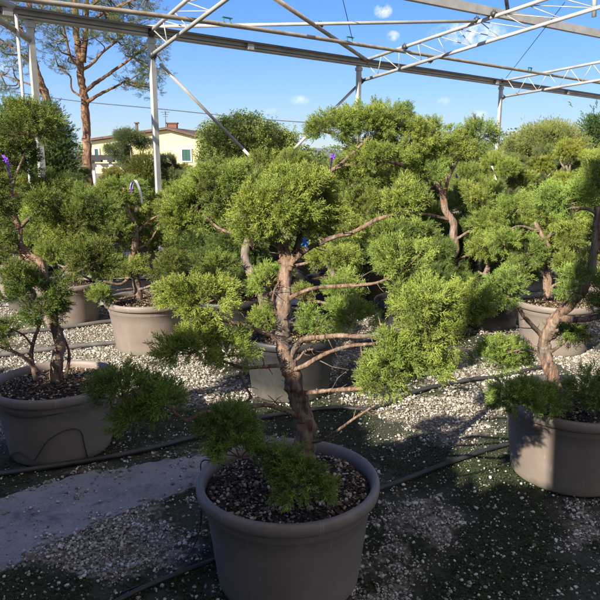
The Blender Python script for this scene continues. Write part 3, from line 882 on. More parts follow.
# =================================================================== CENTRE BACK TREE
c = at(290, 336, 4.3)
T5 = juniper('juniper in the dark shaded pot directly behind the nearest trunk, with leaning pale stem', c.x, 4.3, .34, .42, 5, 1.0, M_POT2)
px_limb('trunk', [(276, 334, 4.25), (270, 315, 4.25), (262, 297, 4.3), (253, 278, 4.35), (246, 262, 4.4), (248, 240, 4.45), (256, 215, 4.5)], .052, .022, T5, n=14, seed=131, material=M_BARK2)
for i, (p, a, b2) in enumerate([([(262, 297, 4.3), (285, 290, 4.25), (310, 300, 4.2), (335, 305, 4.15)], .016, .008), ([(255, 285, 4.33), (280, 270, 4.4), (310, 262, 4.45), (335, 256, 4.5)], .016, .007),
                                ([(272, 322, 4.25), (295, 325, 4.2), (320, 325, 4.1), (345, 320, 4.05)], .013, .007), ([(247, 265, 4.4), (230, 262, 4.4), (215, 268, 4.3)], .012, .006)]):
    px_limb('branch', p, a, b2, T5, seed=i + 140)
for i, (px, py, Y, rx, ry, ti) in enumerate([(268, 318, 4.1, 15, 12, .95), (313, 322, 4.0, 14, 13, 1), (350, 318, 4.05, 25, 17, 1), (343, 292, 4.2, 22, 15, 1), (330, 256, 4.5, 34, 12, 1.05), (270, 280, 4.3, 24, 15, 1), (300, 295, 4.25, 14, 10, .8),
                                             (256, 205, 4.6, 30, 20, .9), (345, 228, 4.7, 24, 15, 1), (215, 268, 4.3, 20, 12, .8)]):
    own_pad(T5, px, py, Y, rx, ry, seed=150 + i, tint=(ti * random.uniform(.9, 1.06), ti, ti), L=.06, clump=.08, cover=.9)

# =================================================================== TALL TREE BEHIND RIGHT
c = at(432, 288, 5.8)
T6 = juniper('tallest potted juniper, its upswept crown rising against the sky right of centre', c.x, 5.8, .36, .42, 6)
px_limb('trunk', [(436, 292, 5.8), (440, 278, 5.8), (450, 262, 5.8), (455, 245, 5.8), (453, 225, 5.8), (446, 208, 5.8), (441, 192, 5.8), (436, 178, 5.8), (432, 160, 5.8)], .052, .020, T6, n=14, seed=161)
for i, (p, a, b2) in enumerate([([(444, 205, 5.8), (446, 188, 5.8), (452, 170, 5.85), (466, 150, 5.9), (480, 138, 5.9)], .020, .008), ([(440, 190, 5.8), (425, 178, 5.7), (400, 165, 5.6), (375, 160, 5.5), (345, 166, 5.4), (318, 176, 5.3)], .020, .009),
                                ([(330, 172, 5.35), (345, 160, 5.4), (358, 148, 5.45), (370, 135, 5.5)], .016, .010),
                                ([(455, 240, 5.8), (468, 232, 5.7), (485, 222, 5.6)], .016, .007), ([(446, 268, 5.8), (462, 258, 5.7), (478, 250, 5.6), (490, 245, 5.5)], .016, .007),
                                ([(450, 220, 5.8), (430, 215, 5.7), (410, 212, 5.6), (392, 215, 5.5)], .016, .008), ([(440, 190, 5.8), (420, 160, 5.9), (395, 140, 6.0), (380, 125, 6.0)], .018, .008)]):
    px_limb('branch', p, a, b2, T6, seed=i + 170)
for i, (px, py, Y, rx, ry, ti) in enumerate([(332, 126, 5.5, 29, 16, .9), (372, 122, 5.7, 34, 17, 1), (405, 142, 5.8, 36, 22, 1), (392, 118, 5.9, 24, 13, 1), (376, 158, 5.5, 34, 16, 1), (395, 190, 5.5, 27, 17, 1), (362, 207, 5.4, 27, 18, .95), (420, 170, 5.7, 22, 16, .95),
                                          (448, 150, 5.9, 28, 14, .95), (480, 135, 5.95, 20, 10, .95), (466, 146, 5.95, 22, 12, .95), (486, 222, 5.6, 19, 12, 1), (480, 198, 5.7, 18, 11, .9), (402, 235, 5.4, 34, 16, 1), (490, 245, 5.5, 26, 16, 1), (350, 180, 5.5, 26, 15, .95), (420, 258, 5.5, 26, 12, .85), (440, 130, 6.0, 18, 10, .9)]):
    own_pad(T6, px, py, Y, rx, ry, seed=190 + i, tint=(ti * random.uniform(.9, 1.06), ti, ti), L=.072, clump=.10, cover=.85)

# =================================================================== MIDDLE RIGHT TREE
c = at(556, 302, 5.3)
T7 = juniper('juniper in the sunlit pot heaped with dry chips, behind the thick reddish trunk at right', c.x, 5.3, .33, .42, 7)
px_limb('trunk', [(548, 296, 5.3), (547, 280, 5.3), (546, 262, 5.3), (547, 248, 5.3), (542, 236, 5.3), (535, 222, 5.3)], .040, .018, T7, n=12, seed=221)
for i, (p, a, b2) in enumerate([([(548, 290, 5.3), (558, 283, 5.25), (570, 278, 5.2)], .014, .008), ([(546, 262, 5.3), (530, 265, 5.2), (518, 272, 5.1)], .012, .006), ([(544, 240, 5.3), (560, 228, 5.4), (575, 220, 5.5)], .014, .006), ([(540, 232, 5.3), (520, 226, 5.2), (505, 232, 5.1)], .013, .006)]):
    px_limb('branch', p, a, b2, T7, seed=i + 230)
for i, (px, py, Y, rx, ry, ti) in enumerate([(520, 275, 5.05, 20, 15, .95), (527, 250, 5.2, 18, 13, .9), (506, 240, 5.1, 18, 12, .95), (550, 212, 5.4, 27, 13, 1), (572, 238, 5.4, 22, 14, .95), (575, 210, 5.6, 24, 14, 1), (515, 208, 5.6, 19, 11, .9), (566, 262, 5.1, 13, 9, .8), (585, 262, 5.5, 18, 12, .9)]):
    own_pad(T7, px, py, Y, rx, ry, seed=240 + i, tint=(ti * random.uniform(.9, 1.06), ti, ti), L=.068, clump=.09, cover=.85)

# =================================================================== ROWS BEHIND
def row_juniper(label, px, Y, height, spread, npad, seed, tint=(1, 1, 1), dark=False, lean=0.0, rad=.33):
    r_ = np.random.default_rng(seed); x = (px - 300) / F * (Y / math.cos(PITCH) * 1.0) * 1.0
    x = at(px, 250, Y).x
    root = empty('potted_juniper', (x, Y, 0), label, 'potted tree', JUN_GROUP)
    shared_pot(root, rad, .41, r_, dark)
    hz = height - .42
    pts = [Vector((0, 0, .36))]; ang = r_.uniform(0, 6.28)
    for i in range(1, 6):
        t = i / 5; ang += r_.normal(1.4, .5)
        pts.append(Vector((lean * t + .10 * math.cos(ang) * spread, .08 * math.sin(ang) * spread, .40 + hz * .82 * t)))
    mb = MB(); P = [Vector(p) for p in spline([tuple(p) for p in pts], 5)]; N = len(P)
    mb.tube(P, [.038 * (1 - .65 * i / (N - 1)) for i in range(N)], 9, True, .2, seed)
    pads = []
    for i in range(npad):
        t = .18 + .82 * i / (npad - 1); a = i * 2.4 + r_.normal(0, .35)
        rr = spread * (.95 - .62 * t ** 1.6) * r_.uniform(.55, 1.05)
        if i == npad - 1: rr *= .15
        src = P[int(t * (N - 1))]
        pc = Vector((src.x + rr * math.cos(a), src.y + rr * math.sin(a), .45 + hz * (t * .97) + r_.normal(0, .03)))
        if pc.z > height: pc.z = height
        mid = (src + pc) / 2 + Vector((r_.normal(0, .03), r_.normal(0, .03), -.03))
        q = [Vector(v) for v in spline([tuple(src - Vector((0, 0, .06))), tuple(mid), tuple(pc)], 4)]
        mb.tube(q, [.016 - .010 * k / (len(q) - 1) for k in range(len(q))], 6, True, .2, seed + i)
        pads.append((pc, r_.uniform(.15, .27) * (1.12 - .3 * t) * (spread / .55) ** .5))
    put(mb.mesh('trunk', M_BARK if r_.random() < .6 else M_BARK2), 'trunk', root)
    for pc, rx in pads:
        v = Vector(pc) + Vector(root.location)
        lib_pad(root, v, rx, rx * r_.uniform(.5, .72), tint, r_)
    return root

G = (.95, .95, .95); O = (.85, .70, .8); DK = (.45, .52, .6); YL = (1.12, 1.0, .8); GR = (.62, .62, 1.0)  # DK puts the shade of the dark gaps into the foliage
W = 'where only the tops of the far potted rows show between nearer crowns'
ROWS = [
 ('juniper whose tan pot stands on lit gravel just behind the left-edge tree', 66, 6.2, 1.15, .50, 9, G, False),
 ('juniper in a small black pot beside the far pale strip left of the nearest trunk', 200, 7.3, 1.25, .55, 10, G, True),
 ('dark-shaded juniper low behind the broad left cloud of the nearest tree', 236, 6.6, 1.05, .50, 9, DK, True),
 ('juniper with its pot showing just right of the nearest trunk, under the tall crown', 385, 6.9, 1.25, .60, 11, G, False),
 ('low juniper in the pot between the tall tree and the right-hand sunlit pot', 480, 6.9, 1.2, .60, 11, G, False),
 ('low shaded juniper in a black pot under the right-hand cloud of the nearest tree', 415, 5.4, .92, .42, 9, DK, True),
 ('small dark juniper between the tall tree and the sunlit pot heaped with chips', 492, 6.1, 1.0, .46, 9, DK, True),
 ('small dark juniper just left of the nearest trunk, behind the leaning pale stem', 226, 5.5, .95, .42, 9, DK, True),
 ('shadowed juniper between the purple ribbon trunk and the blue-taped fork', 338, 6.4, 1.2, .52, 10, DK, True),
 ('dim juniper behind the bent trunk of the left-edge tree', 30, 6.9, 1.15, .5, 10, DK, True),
 ('low yellowish juniper at the foot of the leftmost steel post', 22, 7.4, 1.25, .60, 11, YL, False),
 ('olive juniper beneath the tall orange pine trunk', 98, 8.6, 1.12, .65, 11, O, False),
 ('bushy juniper at the foot of the second steel post, in front of the yellow house', 152, 8.9, 1.15, .62, 12, G, False),
 ('grey-green juniper left of the green-shuttered window, behind the purple tag', 184, 9.8, 1.3, .62, 11, GR, False),
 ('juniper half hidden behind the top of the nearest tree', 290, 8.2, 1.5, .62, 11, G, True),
 ('juniper seen through the gap under the purple ribbon', 335, 9.2, 1.45, .60, 11, GR, False),
 ('broad juniper just right of the tall tree, below the fourth steel post', 500, 8.4, 1.55, .70, 13, G, False),
 ('yellow-green juniper rising highest among the rows near the right edge', 565, 8.8, 1.72, .72, 13, YL, False),
 ('juniper cut by the right edge of the picture below the grey roof', 612, 7.6, 1.6, .65, 12, G, False),
 ('greyish juniper in front of the big rounded tree on the right', 530, 10.2, 1.6, .70, 12, GR, False),
 ('bluish juniper at the base of the fourth steel post', 470, 10.6, 1.6, .66, 12, GR, False),
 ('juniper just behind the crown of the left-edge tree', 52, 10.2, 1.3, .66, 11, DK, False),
 ('dull green juniper under the black-roofed shelter', 110, 11.5, 1.3, .70, 12, O, False),
]
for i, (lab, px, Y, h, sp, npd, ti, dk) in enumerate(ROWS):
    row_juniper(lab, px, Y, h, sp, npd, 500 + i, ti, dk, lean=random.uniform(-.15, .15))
FAR = [(-10, 9.0, 1.3, 'dim far juniper at the extreme left edge, beyond the pale downpipe'),
 (215, 10.5, 1.35, 'far juniper between the second steel post and the broad left cloud of the nearest tree'),
 (258, 11.2, 1.4, 'far juniper directly below the dense rounded skyline tree'),
 (420, 9.6, 1.5, 'far juniper hidden behind the trunk of the tall tree'),
 (385, 11.4, 1.5, 'far juniper right of the third steel post, under the tall crown'),
 (440, 12.6, 1.55, 'far juniper in the gap right of the tall crown, below the blue hills'),
 (508, 12.8, 1.55, 'far juniper just right of the fourth steel post, left of the clipped dome'),
 (598, 10.6, 1.6, 'far juniper at the right edge below the white barn roof'),
 (148, 12.6, 1.3, 'far juniper left of the second steel post, under the yellowish pruned tree'),
 (190, 13.4, 1.35, 'far juniper under the green-shuttered window'),
 (310, 12.8, 1.4, 'far juniper left of the purple ribbon, under the third post brace'),
 (345, 13.6, 1.45, 'far juniper at the foot of the third steel post'),
 (560, 12.2, 1.5, 'far juniper in front of the right half of the clipped dome'),
 (236, 14.2, 1.4, 'far juniper below the left half of the dense rounded skyline tree'),
 (75, 14, 1.3, 'far juniper left of the orange pine trunk'),
 (25, 12.6, 1.3, 'far juniper in front of the dark left-edge conifer'),
 (475, 15, 1.55, 'farthest juniper left of the fourth steel post'),
 (625, 13, 1.5, 'far juniper cut by the right edge of the picture'),
 (405, 15, 1.5, 'farthest juniper behind the tall crown'),
 (285, 15.5, 1.45, 'farthest juniper between the rounded skyline tree and the purple ribbon')]
for i, (px, Y, h, lab) in enumerate(FAR):
    row_juniper(lab, px, Y, h, .72, 10, 700 + i, (G, O, GR, DK)[i % 4], i % 3 == 0)

# =================================================================== HOSES AND PIPES
def hose(pix, r, label, material=M_TUBE, name='irrigation_hose', z=None, cat='hose', group='irrigation hoses laid along the pot rows'):
    pts = [gnd(px, py, (r + .004) if z is None else z) for px, py in pix]
    mb = MB(); P = [Vector(p) for p in spline([tuple(p) for p in pts], 10)]
    P = [p + Vector((0, .006 * mnoise.noise(p * 3), .004 * abs(mnoise.noise(p * 2)))) for p in P]
    mb.tube(P, r, 10); o = mb.build(name, material); tag(o, label, cat, group); return o
hose([(-50, 482), (0, 474), (60, 465), (130, 453), (190, 438), (260, 418), (330, 408), (372, 408), (420, 390), (470, 380), (500, 376), (545, 366)], .014, 'black hose running from the left edge below the left pot, behind the nearest pot')
hose([(330, 502), (384, 487), (440, 466), (500, 446), (560, 432)], .013, 'thick black hose from behind the nearest pot to the foot of the right-edge pot')
hose([(100, 610), (150, 585), (210, 562), (260, 550)], .010, 'black hose in the bottom left corner of the gravel, ending behind the nearest pot')
hose([(-30, 358), (0, 355), (50, 349), (112, 343), (160, 340)], .020, 'dusty grey hose on the sunlit gravel left of the beige pot, nearer of two', M_HOSE)
hose([(-30, 341), (10, 334), (60, 328), (112, 321), (150, 318)], .020, 'dusty grey hose on the sunlit gravel left of the beige pot, farther of two', M_HOSE)
hose([(185, 252), (235, 247), (275, 243), (330, 240)], .035, 'pale pipe lying across the gravel behind the nearest crown', M_HOSE)

def micro(parent, pts3, r=.0028):
    mb = MB(); mb.tube([Vector(p) for p in spline([tuple(p) for p in pts3], 10)], r, 6); return mb.build('drip_tube', M_TUBE, parent)
cx, cy = T2.location.x, T2.location.y
def onpot(cx, cy, rad, h, ang, z, off=.006):
    rr = rad * (.785 + (.94 - .785) * (z / h)) + off
    return (cx + rr * math.cos(ang), cy + rr * math.sin(ang), z)
micro(T2, [onpot(cx, cy, .345, .40, R(a), z) for a, z in ((-140, .015), (-128, .06), (-115, .085), (-100, .05), (-92, .09), (-80, .17), (-62, .215), (-50, .19), (-46, .10), (-42, .01))])
micro(T2, [onpot(cx, cy, .345, .40, R(a), z, .004) for a, z in ((-150, .33), (-120, .305), (-95, .30), (-70, .315), (-40, .33))], .002)
cx, cy = T1.location.x, T1.location.y
micro(T1, [(cx - .62, cy - .12, .008), (cx - .45, cy + .02, .006), (cx - .36, cy + .08, .12), (cx - .345, cy + .10, .33), (cx - .338, cy + .11, .425), (cx - .25, cy + .12, .40)])

# =================================================================== TAGS AND RIBBONS
M_PUR = mat('purple_ribbon', .6, 0, (.20, .06, .50))[0]
M_WHT = mat('white_label', .6, 0, (.78, .78, .80))[0]
M_BLU = mat('blue_tape', .6, 0, (.03, .16, .55))[0]
M_RED = mat('red_label', .6, 0, (.65, .04, .025))[0]
def strip(name, P, w, material, label, cat, twist=.6):
    P = [Vector(p) for p in spline([tuple(p) for p in P], 6)]; mb = MB(); vs = []; N = len(P)
    for i, p in enumerate(P):
        a = 3.0 * twist * i / N + .4; s = Vector((math.cos(a), math.sin(a), .15 * math.sin(i))) * w * .36; th = Vector((0, -.0009, 0))
        vs += [p - s - th, p + s - th, p + s + th, p - s + th]
    fs = []
    for i in range(N - 1):
        for k in range(4): fs.append((i * 4 + k, i * 4 + (k + 1) % 4, i * 4 + 4 + (k + 1) % 4, i * 4 + 4 + k))
    fs += [(3, 2, 1, 0), tuple(4 * (N - 1) + k for k in range(4))]
    mb.add(vs, fs, False); o = mb.build(name, material); tag(o, label, cat); return o
def knot(c, r, material, parent):
    mb = MB()
    for k in range(4):
        a = k * 1.57 + .3; mb.tube([Vector(p) for p in spline([tuple(c), tuple(c + Vector((math.cos(a) * r, -.01, math.sin(a) * r))), tuple(c + Vector((math.cos(a + .7) * r * .9, .005, math.sin(a + .7) * r * .9))), tuple(c)], 5)], r * .22, 6)
    return mb.build('bow', material, parent)
o = strip('ribbon', [at(333, 153, 5.3), at(331, 165, 5.3), at(330, 178, 5.3), at(329, 188, 5.3)], .028, M_PUR, 'purple ribbon tied round the lit branch below the tall crown', 'ribbon')
knot(at(333, 157, 5.28), .018, M_PUR, o)
o = strip('ribbon', [at(3, 155, 3.3), at(8, 163, 3.3), at(9, 172, 3.3), at(12, 184, 3.3)], .02, M_PUR, 'purple ribbon among the shaded foliage at the left edge', 'ribbon')
knot(at(6, 160, 3.28), .012, M_PUR, o)
o = strip('ribbon', [at(188, 172, 7.6), at(187, 179, 7.6), at(189, 184, 7.6)], .03, M_PUR, 'small purple ribbon below the green-shuttered window', 'ribbon')
o = strip('plant_tag', [at(131, 189, 5.0), at(132, 183, 5.0), at(135, 180, 5.0), at(138, 185, 5.0), at(141, 194, 5.0), at(142, 203, 5.0)], .032, M_WHT, 'long white plant label bent over a branch of the middle-left tree', 'plant tag', .3)
strip('plant_tag', [at(131, 192, 4.99), at(131.5, 186, 4.99), at(133, 182, 4.99)], .022, M_PUR, 'short purple label beside the long white one', 'plant tag', .3)
o = strip('ribbon', [at(304, 238, 2.2), at(306, 242, 2.19), at(305, 247, 2.19)], .022, M_BLU, 'blue tape wrapped on the fork of the nearest tree', 'tape')
knot(at(305, 243, 2.19), .012, M_BLU, o)
strip('plant_tag', [at(11, 197, 4.2), at(16, 194, 4.2), at(22, 190, 4.2)], .035, M_RED, 'red label showing through the left-edge foliage', 'plant tag')
for px, py, Y, lab in ((494, 172, 7.2, 'white label hanging at the foot of the fourth steel post'), (374, 168, 7.0, 'white label showing under the tall crown by the third steel post'),
                       (455, 170, 6.6, 'lilac label hanging right of the tall trunk')):
    strip('plant_tag', [at(px - 2, py - 6, Y), at(px, py, Y), at(px + 2, py + 8, Y)], .04, M_WHT if 'white' in lab else M_PUR, lab, 'plant tag')

# =================================================================== GREENHOUSE FRAME
gA = at(27, 12, 7.25); gB = at(151, 35, 8.35); gC = at(359, 63, 11.1); gD = at(502, 83, 14.0)
GZ = 3.0
GH = empty('greenhouse_frame', (gB.x, gB.y, 0), 'bare galvanised steel greenhouse frame without covering, spanning above the plants', 'greenhouse frame')
def up(p, z): return Vector((p.x, p.y, z))
dirv = Vector((gD.x - gB.x, gD.y - gB.y, 0)).normalized()
side = Vector((dirv.y, -dirv.x, 0))
def gl(t): return Vector((gB.x, gB.y, 0)) + dirv * t        # along the gutter line
def t_at(px, py):
    d = pixdir(px, py); k = d.x / d.y; o_ = gl(0)
    return (k * o_.y - o_.x) / (dirv.x - k * dirv.y)
tA = t_at(29, 17); tC = t_at(359, 63); tD = t_at(501.5, 83)
for nm, t in (('post', tA), ('post', 0), ('post', tC), ('post', tD), ('post', tD + 9.0)):
    p = gl(t); mb = MB()
    mb.box(p + Vector((0, 0, (GZ - .01) / 2)), .062, .062, GZ - .01, Matrix.Rotation(math.atan2(dirv.y, dirv.x), 3, 'Z'))
    mb.box(p + Vector((0, 0, GZ - .06)), .085, .085, .05, Matrix.Rotation(math.atan2(dirv.y, dirv.x), 3, 'Z'))
    mb.build('post', M_STEEL, GH)
# gutter: channel section with lips
mb = MB(); a, b2 = gl(-6.5), gl(tD + 14)
zc = Vector((0, 0, GZ))
mb.bar(a + zc, b2 + zc, .11, .008)
for s in (-1, 1):
    mb.bar(a + zc + side * s * .058 + Vector((0, 0, .036)), b2 + zc + side * s * .058 + Vector((0, 0, .036)), .006, .080)
    mb.bar(a + zc + side * s * .085 + Vector((0, 0, .080)), b2 + zc + side * s * .085 + Vector((0, 0, .080)), .060, .007)
mb.build('gutter', M_STEEL, GH)
mb = MB()  # dark strips standing in for the gutter's shadowed lip
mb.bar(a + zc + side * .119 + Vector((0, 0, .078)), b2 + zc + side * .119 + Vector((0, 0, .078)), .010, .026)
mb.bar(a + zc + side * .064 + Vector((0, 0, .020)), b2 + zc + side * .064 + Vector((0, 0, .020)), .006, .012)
mb.build('lip_shade', M_BOLT, GH)
for k in range(9):
    mb = MB(); c_ = a.lerp(b2, (k + .5) / 9) + zc + side * .063; mb.box(c_ + Vector((0, 0, .034)), .10, .10, .095, Matrix.Rotation(math.atan2(dirv.y, dirv.x), 3, 'Z'))
    mb.build('gutter_joint', M_STEEL, GH)
# purlin pipe parallel, one step nearer
mb = MB(); pp = [at(-60, -12, 6.1), at(27, 0, 6.8), at(200, 21, 8.0), at(400, 51, 10.4), at(600, 83, 14.6), at(680, 96, 17.5)]
mb.tube([Vector(p) for p in spline([tuple(p) for p in pp], 4)], .026, 10); pur = mb.build('purlin', M_RUST, GH)
for px, py, Y in ((227, 20.5, 8.25), (350, 39.5, 9.7), (530, 69.5, 12.6)):
    mb = MB(); c = at(px, py, Y)
    for s in (-1, 1): mb.box(c + dirv * s * .05 + Vector((0, 0, .0)), .014, .03, .07)
    mb.bar(c - dirv * .07 + Vector((0, 0, .03)), c + dirv * .07 + Vector((0, 0, .03)), .03, .012)
    mb.build('clip', M_TEAL, GH)
# ridge beam, nearer and higher
mb = MB(); ra, rb = at(427, -1, 8.6), at(600, 34, 11.1); d = (rb - ra)
mb.bar(ra - d * 1.0, rb + d * .8, .07, .11); mb.build('ridge_beam', M_STEEL, GH)
# trusses
def truss(u0, u1, l0, l1, ext, nweb, rch=.022):
    u1 = u0 + (u1 - u0) * ext; l1 = l0 + (l1 - l0) * ext
    mb = MB(); mb.tube([u0, u1], rch, 10); mb.tube([l0, l1], rch, 10); o = mb.build('truss', M_STEEL, GH)
    wb = MB()
    for i in range(nweb):
        t0 = (i + .3) / nweb; t1 = (i + .8) / nweb; t2 = (i + 1.3) / nweb
        wb.tube([u0.lerp(u1, t0), l0.lerp(l1, t1)], .007, 6)
        if t2 < 1: wb.tube([l0.lerp(l1, t1), u0.lerp(u1, t2)], .007, 6)
    wb.build('web', M_STEEL, o)
truss(at(150, 32, 8.3), at(187, 0, 7.7), at(152, 55, 8.3), at(227, -1, 7.3), 2.6, 9, .024)
truss(at(360, 62, 11.1), at(543, 0, 8.8), at(361, 81, 11.1), at(600, 7, 8.45), 1.35, 12, .026)
truss(at(502, 81, 14), at(600, 62, 12.5), at(502, 97, 14), at(600, 80, 12.5), 2.6, 12, .026)
def member(name, p, q, r, m=M_STEEL):
    mb = MB(); mb.tube([p, q], r, 10); return mb.build(name, m, GH)
for px, py, Y in ((477, 20, 9.5), (494, 14, 9.3), (405, 47, 10.4), (359, 62, 11.05), (361, 81, 11.05), (502, 81, 13.9), (503, 97, 13.9), (151, 33, 8.28), (153, 55, 8.28), (430, 60, 10.2), (320, 25, 9.8)):
    c_ = at(px, py, Y); mb = MB(); mb.tube([c_ - dirv * .035, c_ + dirv * .035], .036, 10)
    for s_ in (-1, 1): mb.tube([c_ + dirv * s_ * .02 + Vector((0, 0, -.05)), c_ + dirv * s_ * .02 + Vector((0, 0, .055))], .007, 6)
    mb.build('clamp', M_BOLT, GH)
member('tie_pipe', at(136, 27, 9.2), at(477, 21, 9.5), .022)
member('brace', at(262, -10, 8.2), at(368, 61, 11.0), .028, M_RUST)
member('brace', at(160, 64, 8.4), at(243, 149, 9.3), .020)
c1, c2 = at(160, 64, 8.4), at(243, 149, 9.3); member('brace', c2, c2 + (c2 - c1) * 1.0, .020)
member('brace', at(356, 87, 11.05), at(286, 157, 10.0), .022)
member('brace', at(13, 6, 7.0), at(-60, -28, 6.2), .03); member('brace', at(30, 40, 7.2), at(-60, -18, 6.2), .03, M_RUST)
member('downpipe', at(16, 14, 7.0), Vector((at(31, 185, 7.0).x - .01, 7.0, .0)), .017)
member('brace', at(505, -8, 9.0), at(508, 12, 9.2), .025, M_BOLT)
member('stub_post', at(595, -20, 9.2), at(594, 17, 9.2), .03)
# thin wires
def wire(pix, r, label, Ys, name='wire', cat='wire', group='thin wires stretched across the sky'):
    pts = [at(px, py, Y) for (px, py), Y in zip(pix, Ys)]; mb = MB(); mb.tube([Vector(p) for p in spline([tuple(p) for p in pts], 8)], r, 5)
    o = mb.build(name, M_TUBE); tag(o, label, cat, group)
member('suspension_wire', at(342, -4, 9), at(352, 38, 9.7), .005, M_TUBE)
member('suspension_wire', at(565, 2, 9), at(506, 78, 13.6), .005, M_TUBE)
wire([(-40, 82), (60, 99), (160, 109), (260, 119), (330, 124)], .022, 'dark overhead power cable sagging across the sky above the yellow house', (34, 33, 32, 31, 30), 'power_cable', 'cable')
wire([(490, 135), (560, 134), (640, 132)], .02, 'thin cable low in the sky right of the fourth steel post', (30, 30, 30), 'power_cable', 'cable')

# =================================================================== HOUSE, SHELTER, BARN ROOF
def house():
    Y = 60.0
    def P(px, py, y=Y): return at(px, py, y)
    m, n, l, b = mat('yellow_render', .9)
    l.new(ramp(n, l, noise(n, l, 1.2, 8, .6), [(.3, (.60, .53, .27)), (.7, (.72, .65, .36))]), b.inputs['Base Color']); bump(n, l, b, noise(n, l, 20, 6), .2, .02)
    m2, n, l, b = mat('brown_roof_tiles', .9)
    l.new(ramp(n, l, noise(n, l, 3, 7, .7), [(.3, (.07, .045, .035)), (.6, (.15, .10, .075)), (.85, (.22, .16, .12))]), b.inputs['Base Color'])
    wv = n.new('ShaderNodeTexWave'); wv.inputs['Scale'].default_value = 3; tc = n.new('ShaderNodeTexCoord'); l.new(tc.outputs['Object'], wv.inputs[0]); bump(n, l, b, wv.outputs['Fac'], .6, .05)
    mg = mat('green_shutter', .6, 0, (.02, .085, .065))[0]; mw = mat('white_frame', .6, 0, (.75, .74, .70))[0]; mbk = mat('chimney_brick', .9, 0, (.17, .075, .05))[0]
    root = empty('house', (P(150, 150).x, Y, 0), 'pale yellow house with brown tiled roof and brick chimney behind the rows', 'house')
    prof = [(91, 141), (125, 136), (167, 129.5), (228, 145)]
    w = MB(); vs = []
    D = 9.0
    base = [P(x, y) for x, y in prof]
    front = [Vector((p.x, Y, p.z - .05)) for p in base]
    poly = [Vector((front[0].x, Y, 0))] + front + [Vector((front[-1].x, Y, 0))]; k = len(poly)
    vs = poly + [p + Vector((1.5, D, 0)) for p in poly]
    w.add(vs, [tuple(range(k))] + [(i, i + k, (i + 1) % k + k, (i + 1) % k) for i in range(k)] + [tuple(range(2 * k - 1, k - 1, -1))]); w.build('wall', m, root)
    rf = MB()
    for i in range(len(front) - 1):
        a, b_ = front[i], front[i + 1]
        o1 = Vector((-.35, 0, -.04)) if i == 0 else Vector((0, 0, 0)); o2 = Vector((.4, 0, -.12)) if i == len(front) - 2 else Vector((0, 0, 0))
        q = [a + o1, b_ + o2]; th = Vector((0, 0, .20)); f0 = Vector((0, -.45, .055)); bk = Vector((1.5, D + .4, .055))
        v = [q[0] + f0, q[1] + f0, q[1] + f0 + th, q[0] + f0 + th, q[0] + bk, q[1] + bk, q[1] + bk + th, q[0] + bk + th]
        rf.add(v, [(0, 1, 2, 3), (7, 6, 5, 4), (3, 2, 6, 7), (0, 4, 5, 1), (0, 3, 7, 4), (1, 5, 6, 2)])
    roof = rf.build('roof', m2, root)
    ch = MB(); c = P(172.5, 129, Y + 2.5); ch.box(c + Vector((0, 0, .10)), .9, .7, .75); ch.box(c + Vector((0, 0, .52)), 1.05, .85, .1); ch.build('chimney', mbk, root)
    ch = MB(); c = P(137, 131, Y + 3.5); ch.box(c + Vector((0, 0, .2)), .22, .22, 1.0); ch.box(c + Vector((0, 0, .74)), .42, .42, .12); ch.build('chimney', m2, root)
    def win(x0, y0, x1, y1, mt):
        a, c = P(x0, y1, Y), P(x1, y0, Y); cx_ = (a.x + c.x) / 2; cz = (a.z + c.z) / 2; ww = c.x - a.x; hh = c.z - a.z
        f = MB()
        for s in (-1, 1):
            f.box((cx_ + s * (ww / 2 + .05), Y - .05, cz), .10, .13, hh + .2); f.box((cx_, Y - .052, cz + s * (hh / 2 + .05)), ww - .004, .13, .10)
        fo = f.build('window', mw, root)
        g = MB()
        for s in (-1, 1):
            g.box((cx_ + s * ww / 4, Y - .02, cz), ww / 2 - .02, .05, hh)
            for k2 in range(6): g.box((cx_ + s * ww / 4, Y - .055, cz - hh / 2 + (k2 + .5) * hh / 6), ww / 2 - .1, .03, hh / 12)
        link_o = g.build('shutter', mt, None); link_o.parent = fo
    win(182.5, 149.5, 190.5, 161, mg); win(95.5, 149, 98.5, 160, mg)
    ant = MB(); c = P(166, 129, Y + 2); ant.tube([c, c + Vector((0, 0, 1.6))], .03, 6)
    for z, w_ in ((1.5, .8), (1.3, .55), (1.1, .4)): ant.tube([c + Vector((-w_ / 2, 0, z)), c + Vector((w_ / 2, 0, z))], .02, 5)
    ant.tube([c + Vector((0, -.4, 1.4)), c + Vector((0, .4, 1.4))], .02, 5); ant.build('antenna', M_BOLT, root)
house()
def shelter():
    Y = 28.0; a, b_ = at(69, 158, Y), at(130, 159, Y)
    root = empty('shelter', ((a.x + b_.x) / 2, Y, 0), 'low open shelter with flat black roof and white rail, left of the yellow house', 'shelter')
    mk = mat('black_roof_felt', .8, 0, (.025, .025, .028))[0]; mw = mat('white_rail', .7, 0, (.6, .58, .54))[0]
    mb = MB(); mb.box(((a.x + b_.x) / 2, Y + 1.5, a.z + .02), b_.x - a.x, 3.4, .22)
    for k in range(5): mb.box((a.x + (b_.x - a.x) * (k + .5) / 5, Y - .1, a.z - .12), .25, .3, .10)
    mb.build('roof', mk, root)
    mb = MB(); mb.box(((a.x + b_.x) / 2 - .1, Y + .1, a.z - .30), b_.x - a.x - .3, .08, .17); mb.build('rail', mw, root)
    for k in range(4):
        mb = MB(); mb.box((a.x + .2 + (b_.x - a.x - .4) * k / 3, Y + .3, (a.z - .06) / 2), .1, .1, a.z - .06); mb.build('post', mw, root)
shelter()
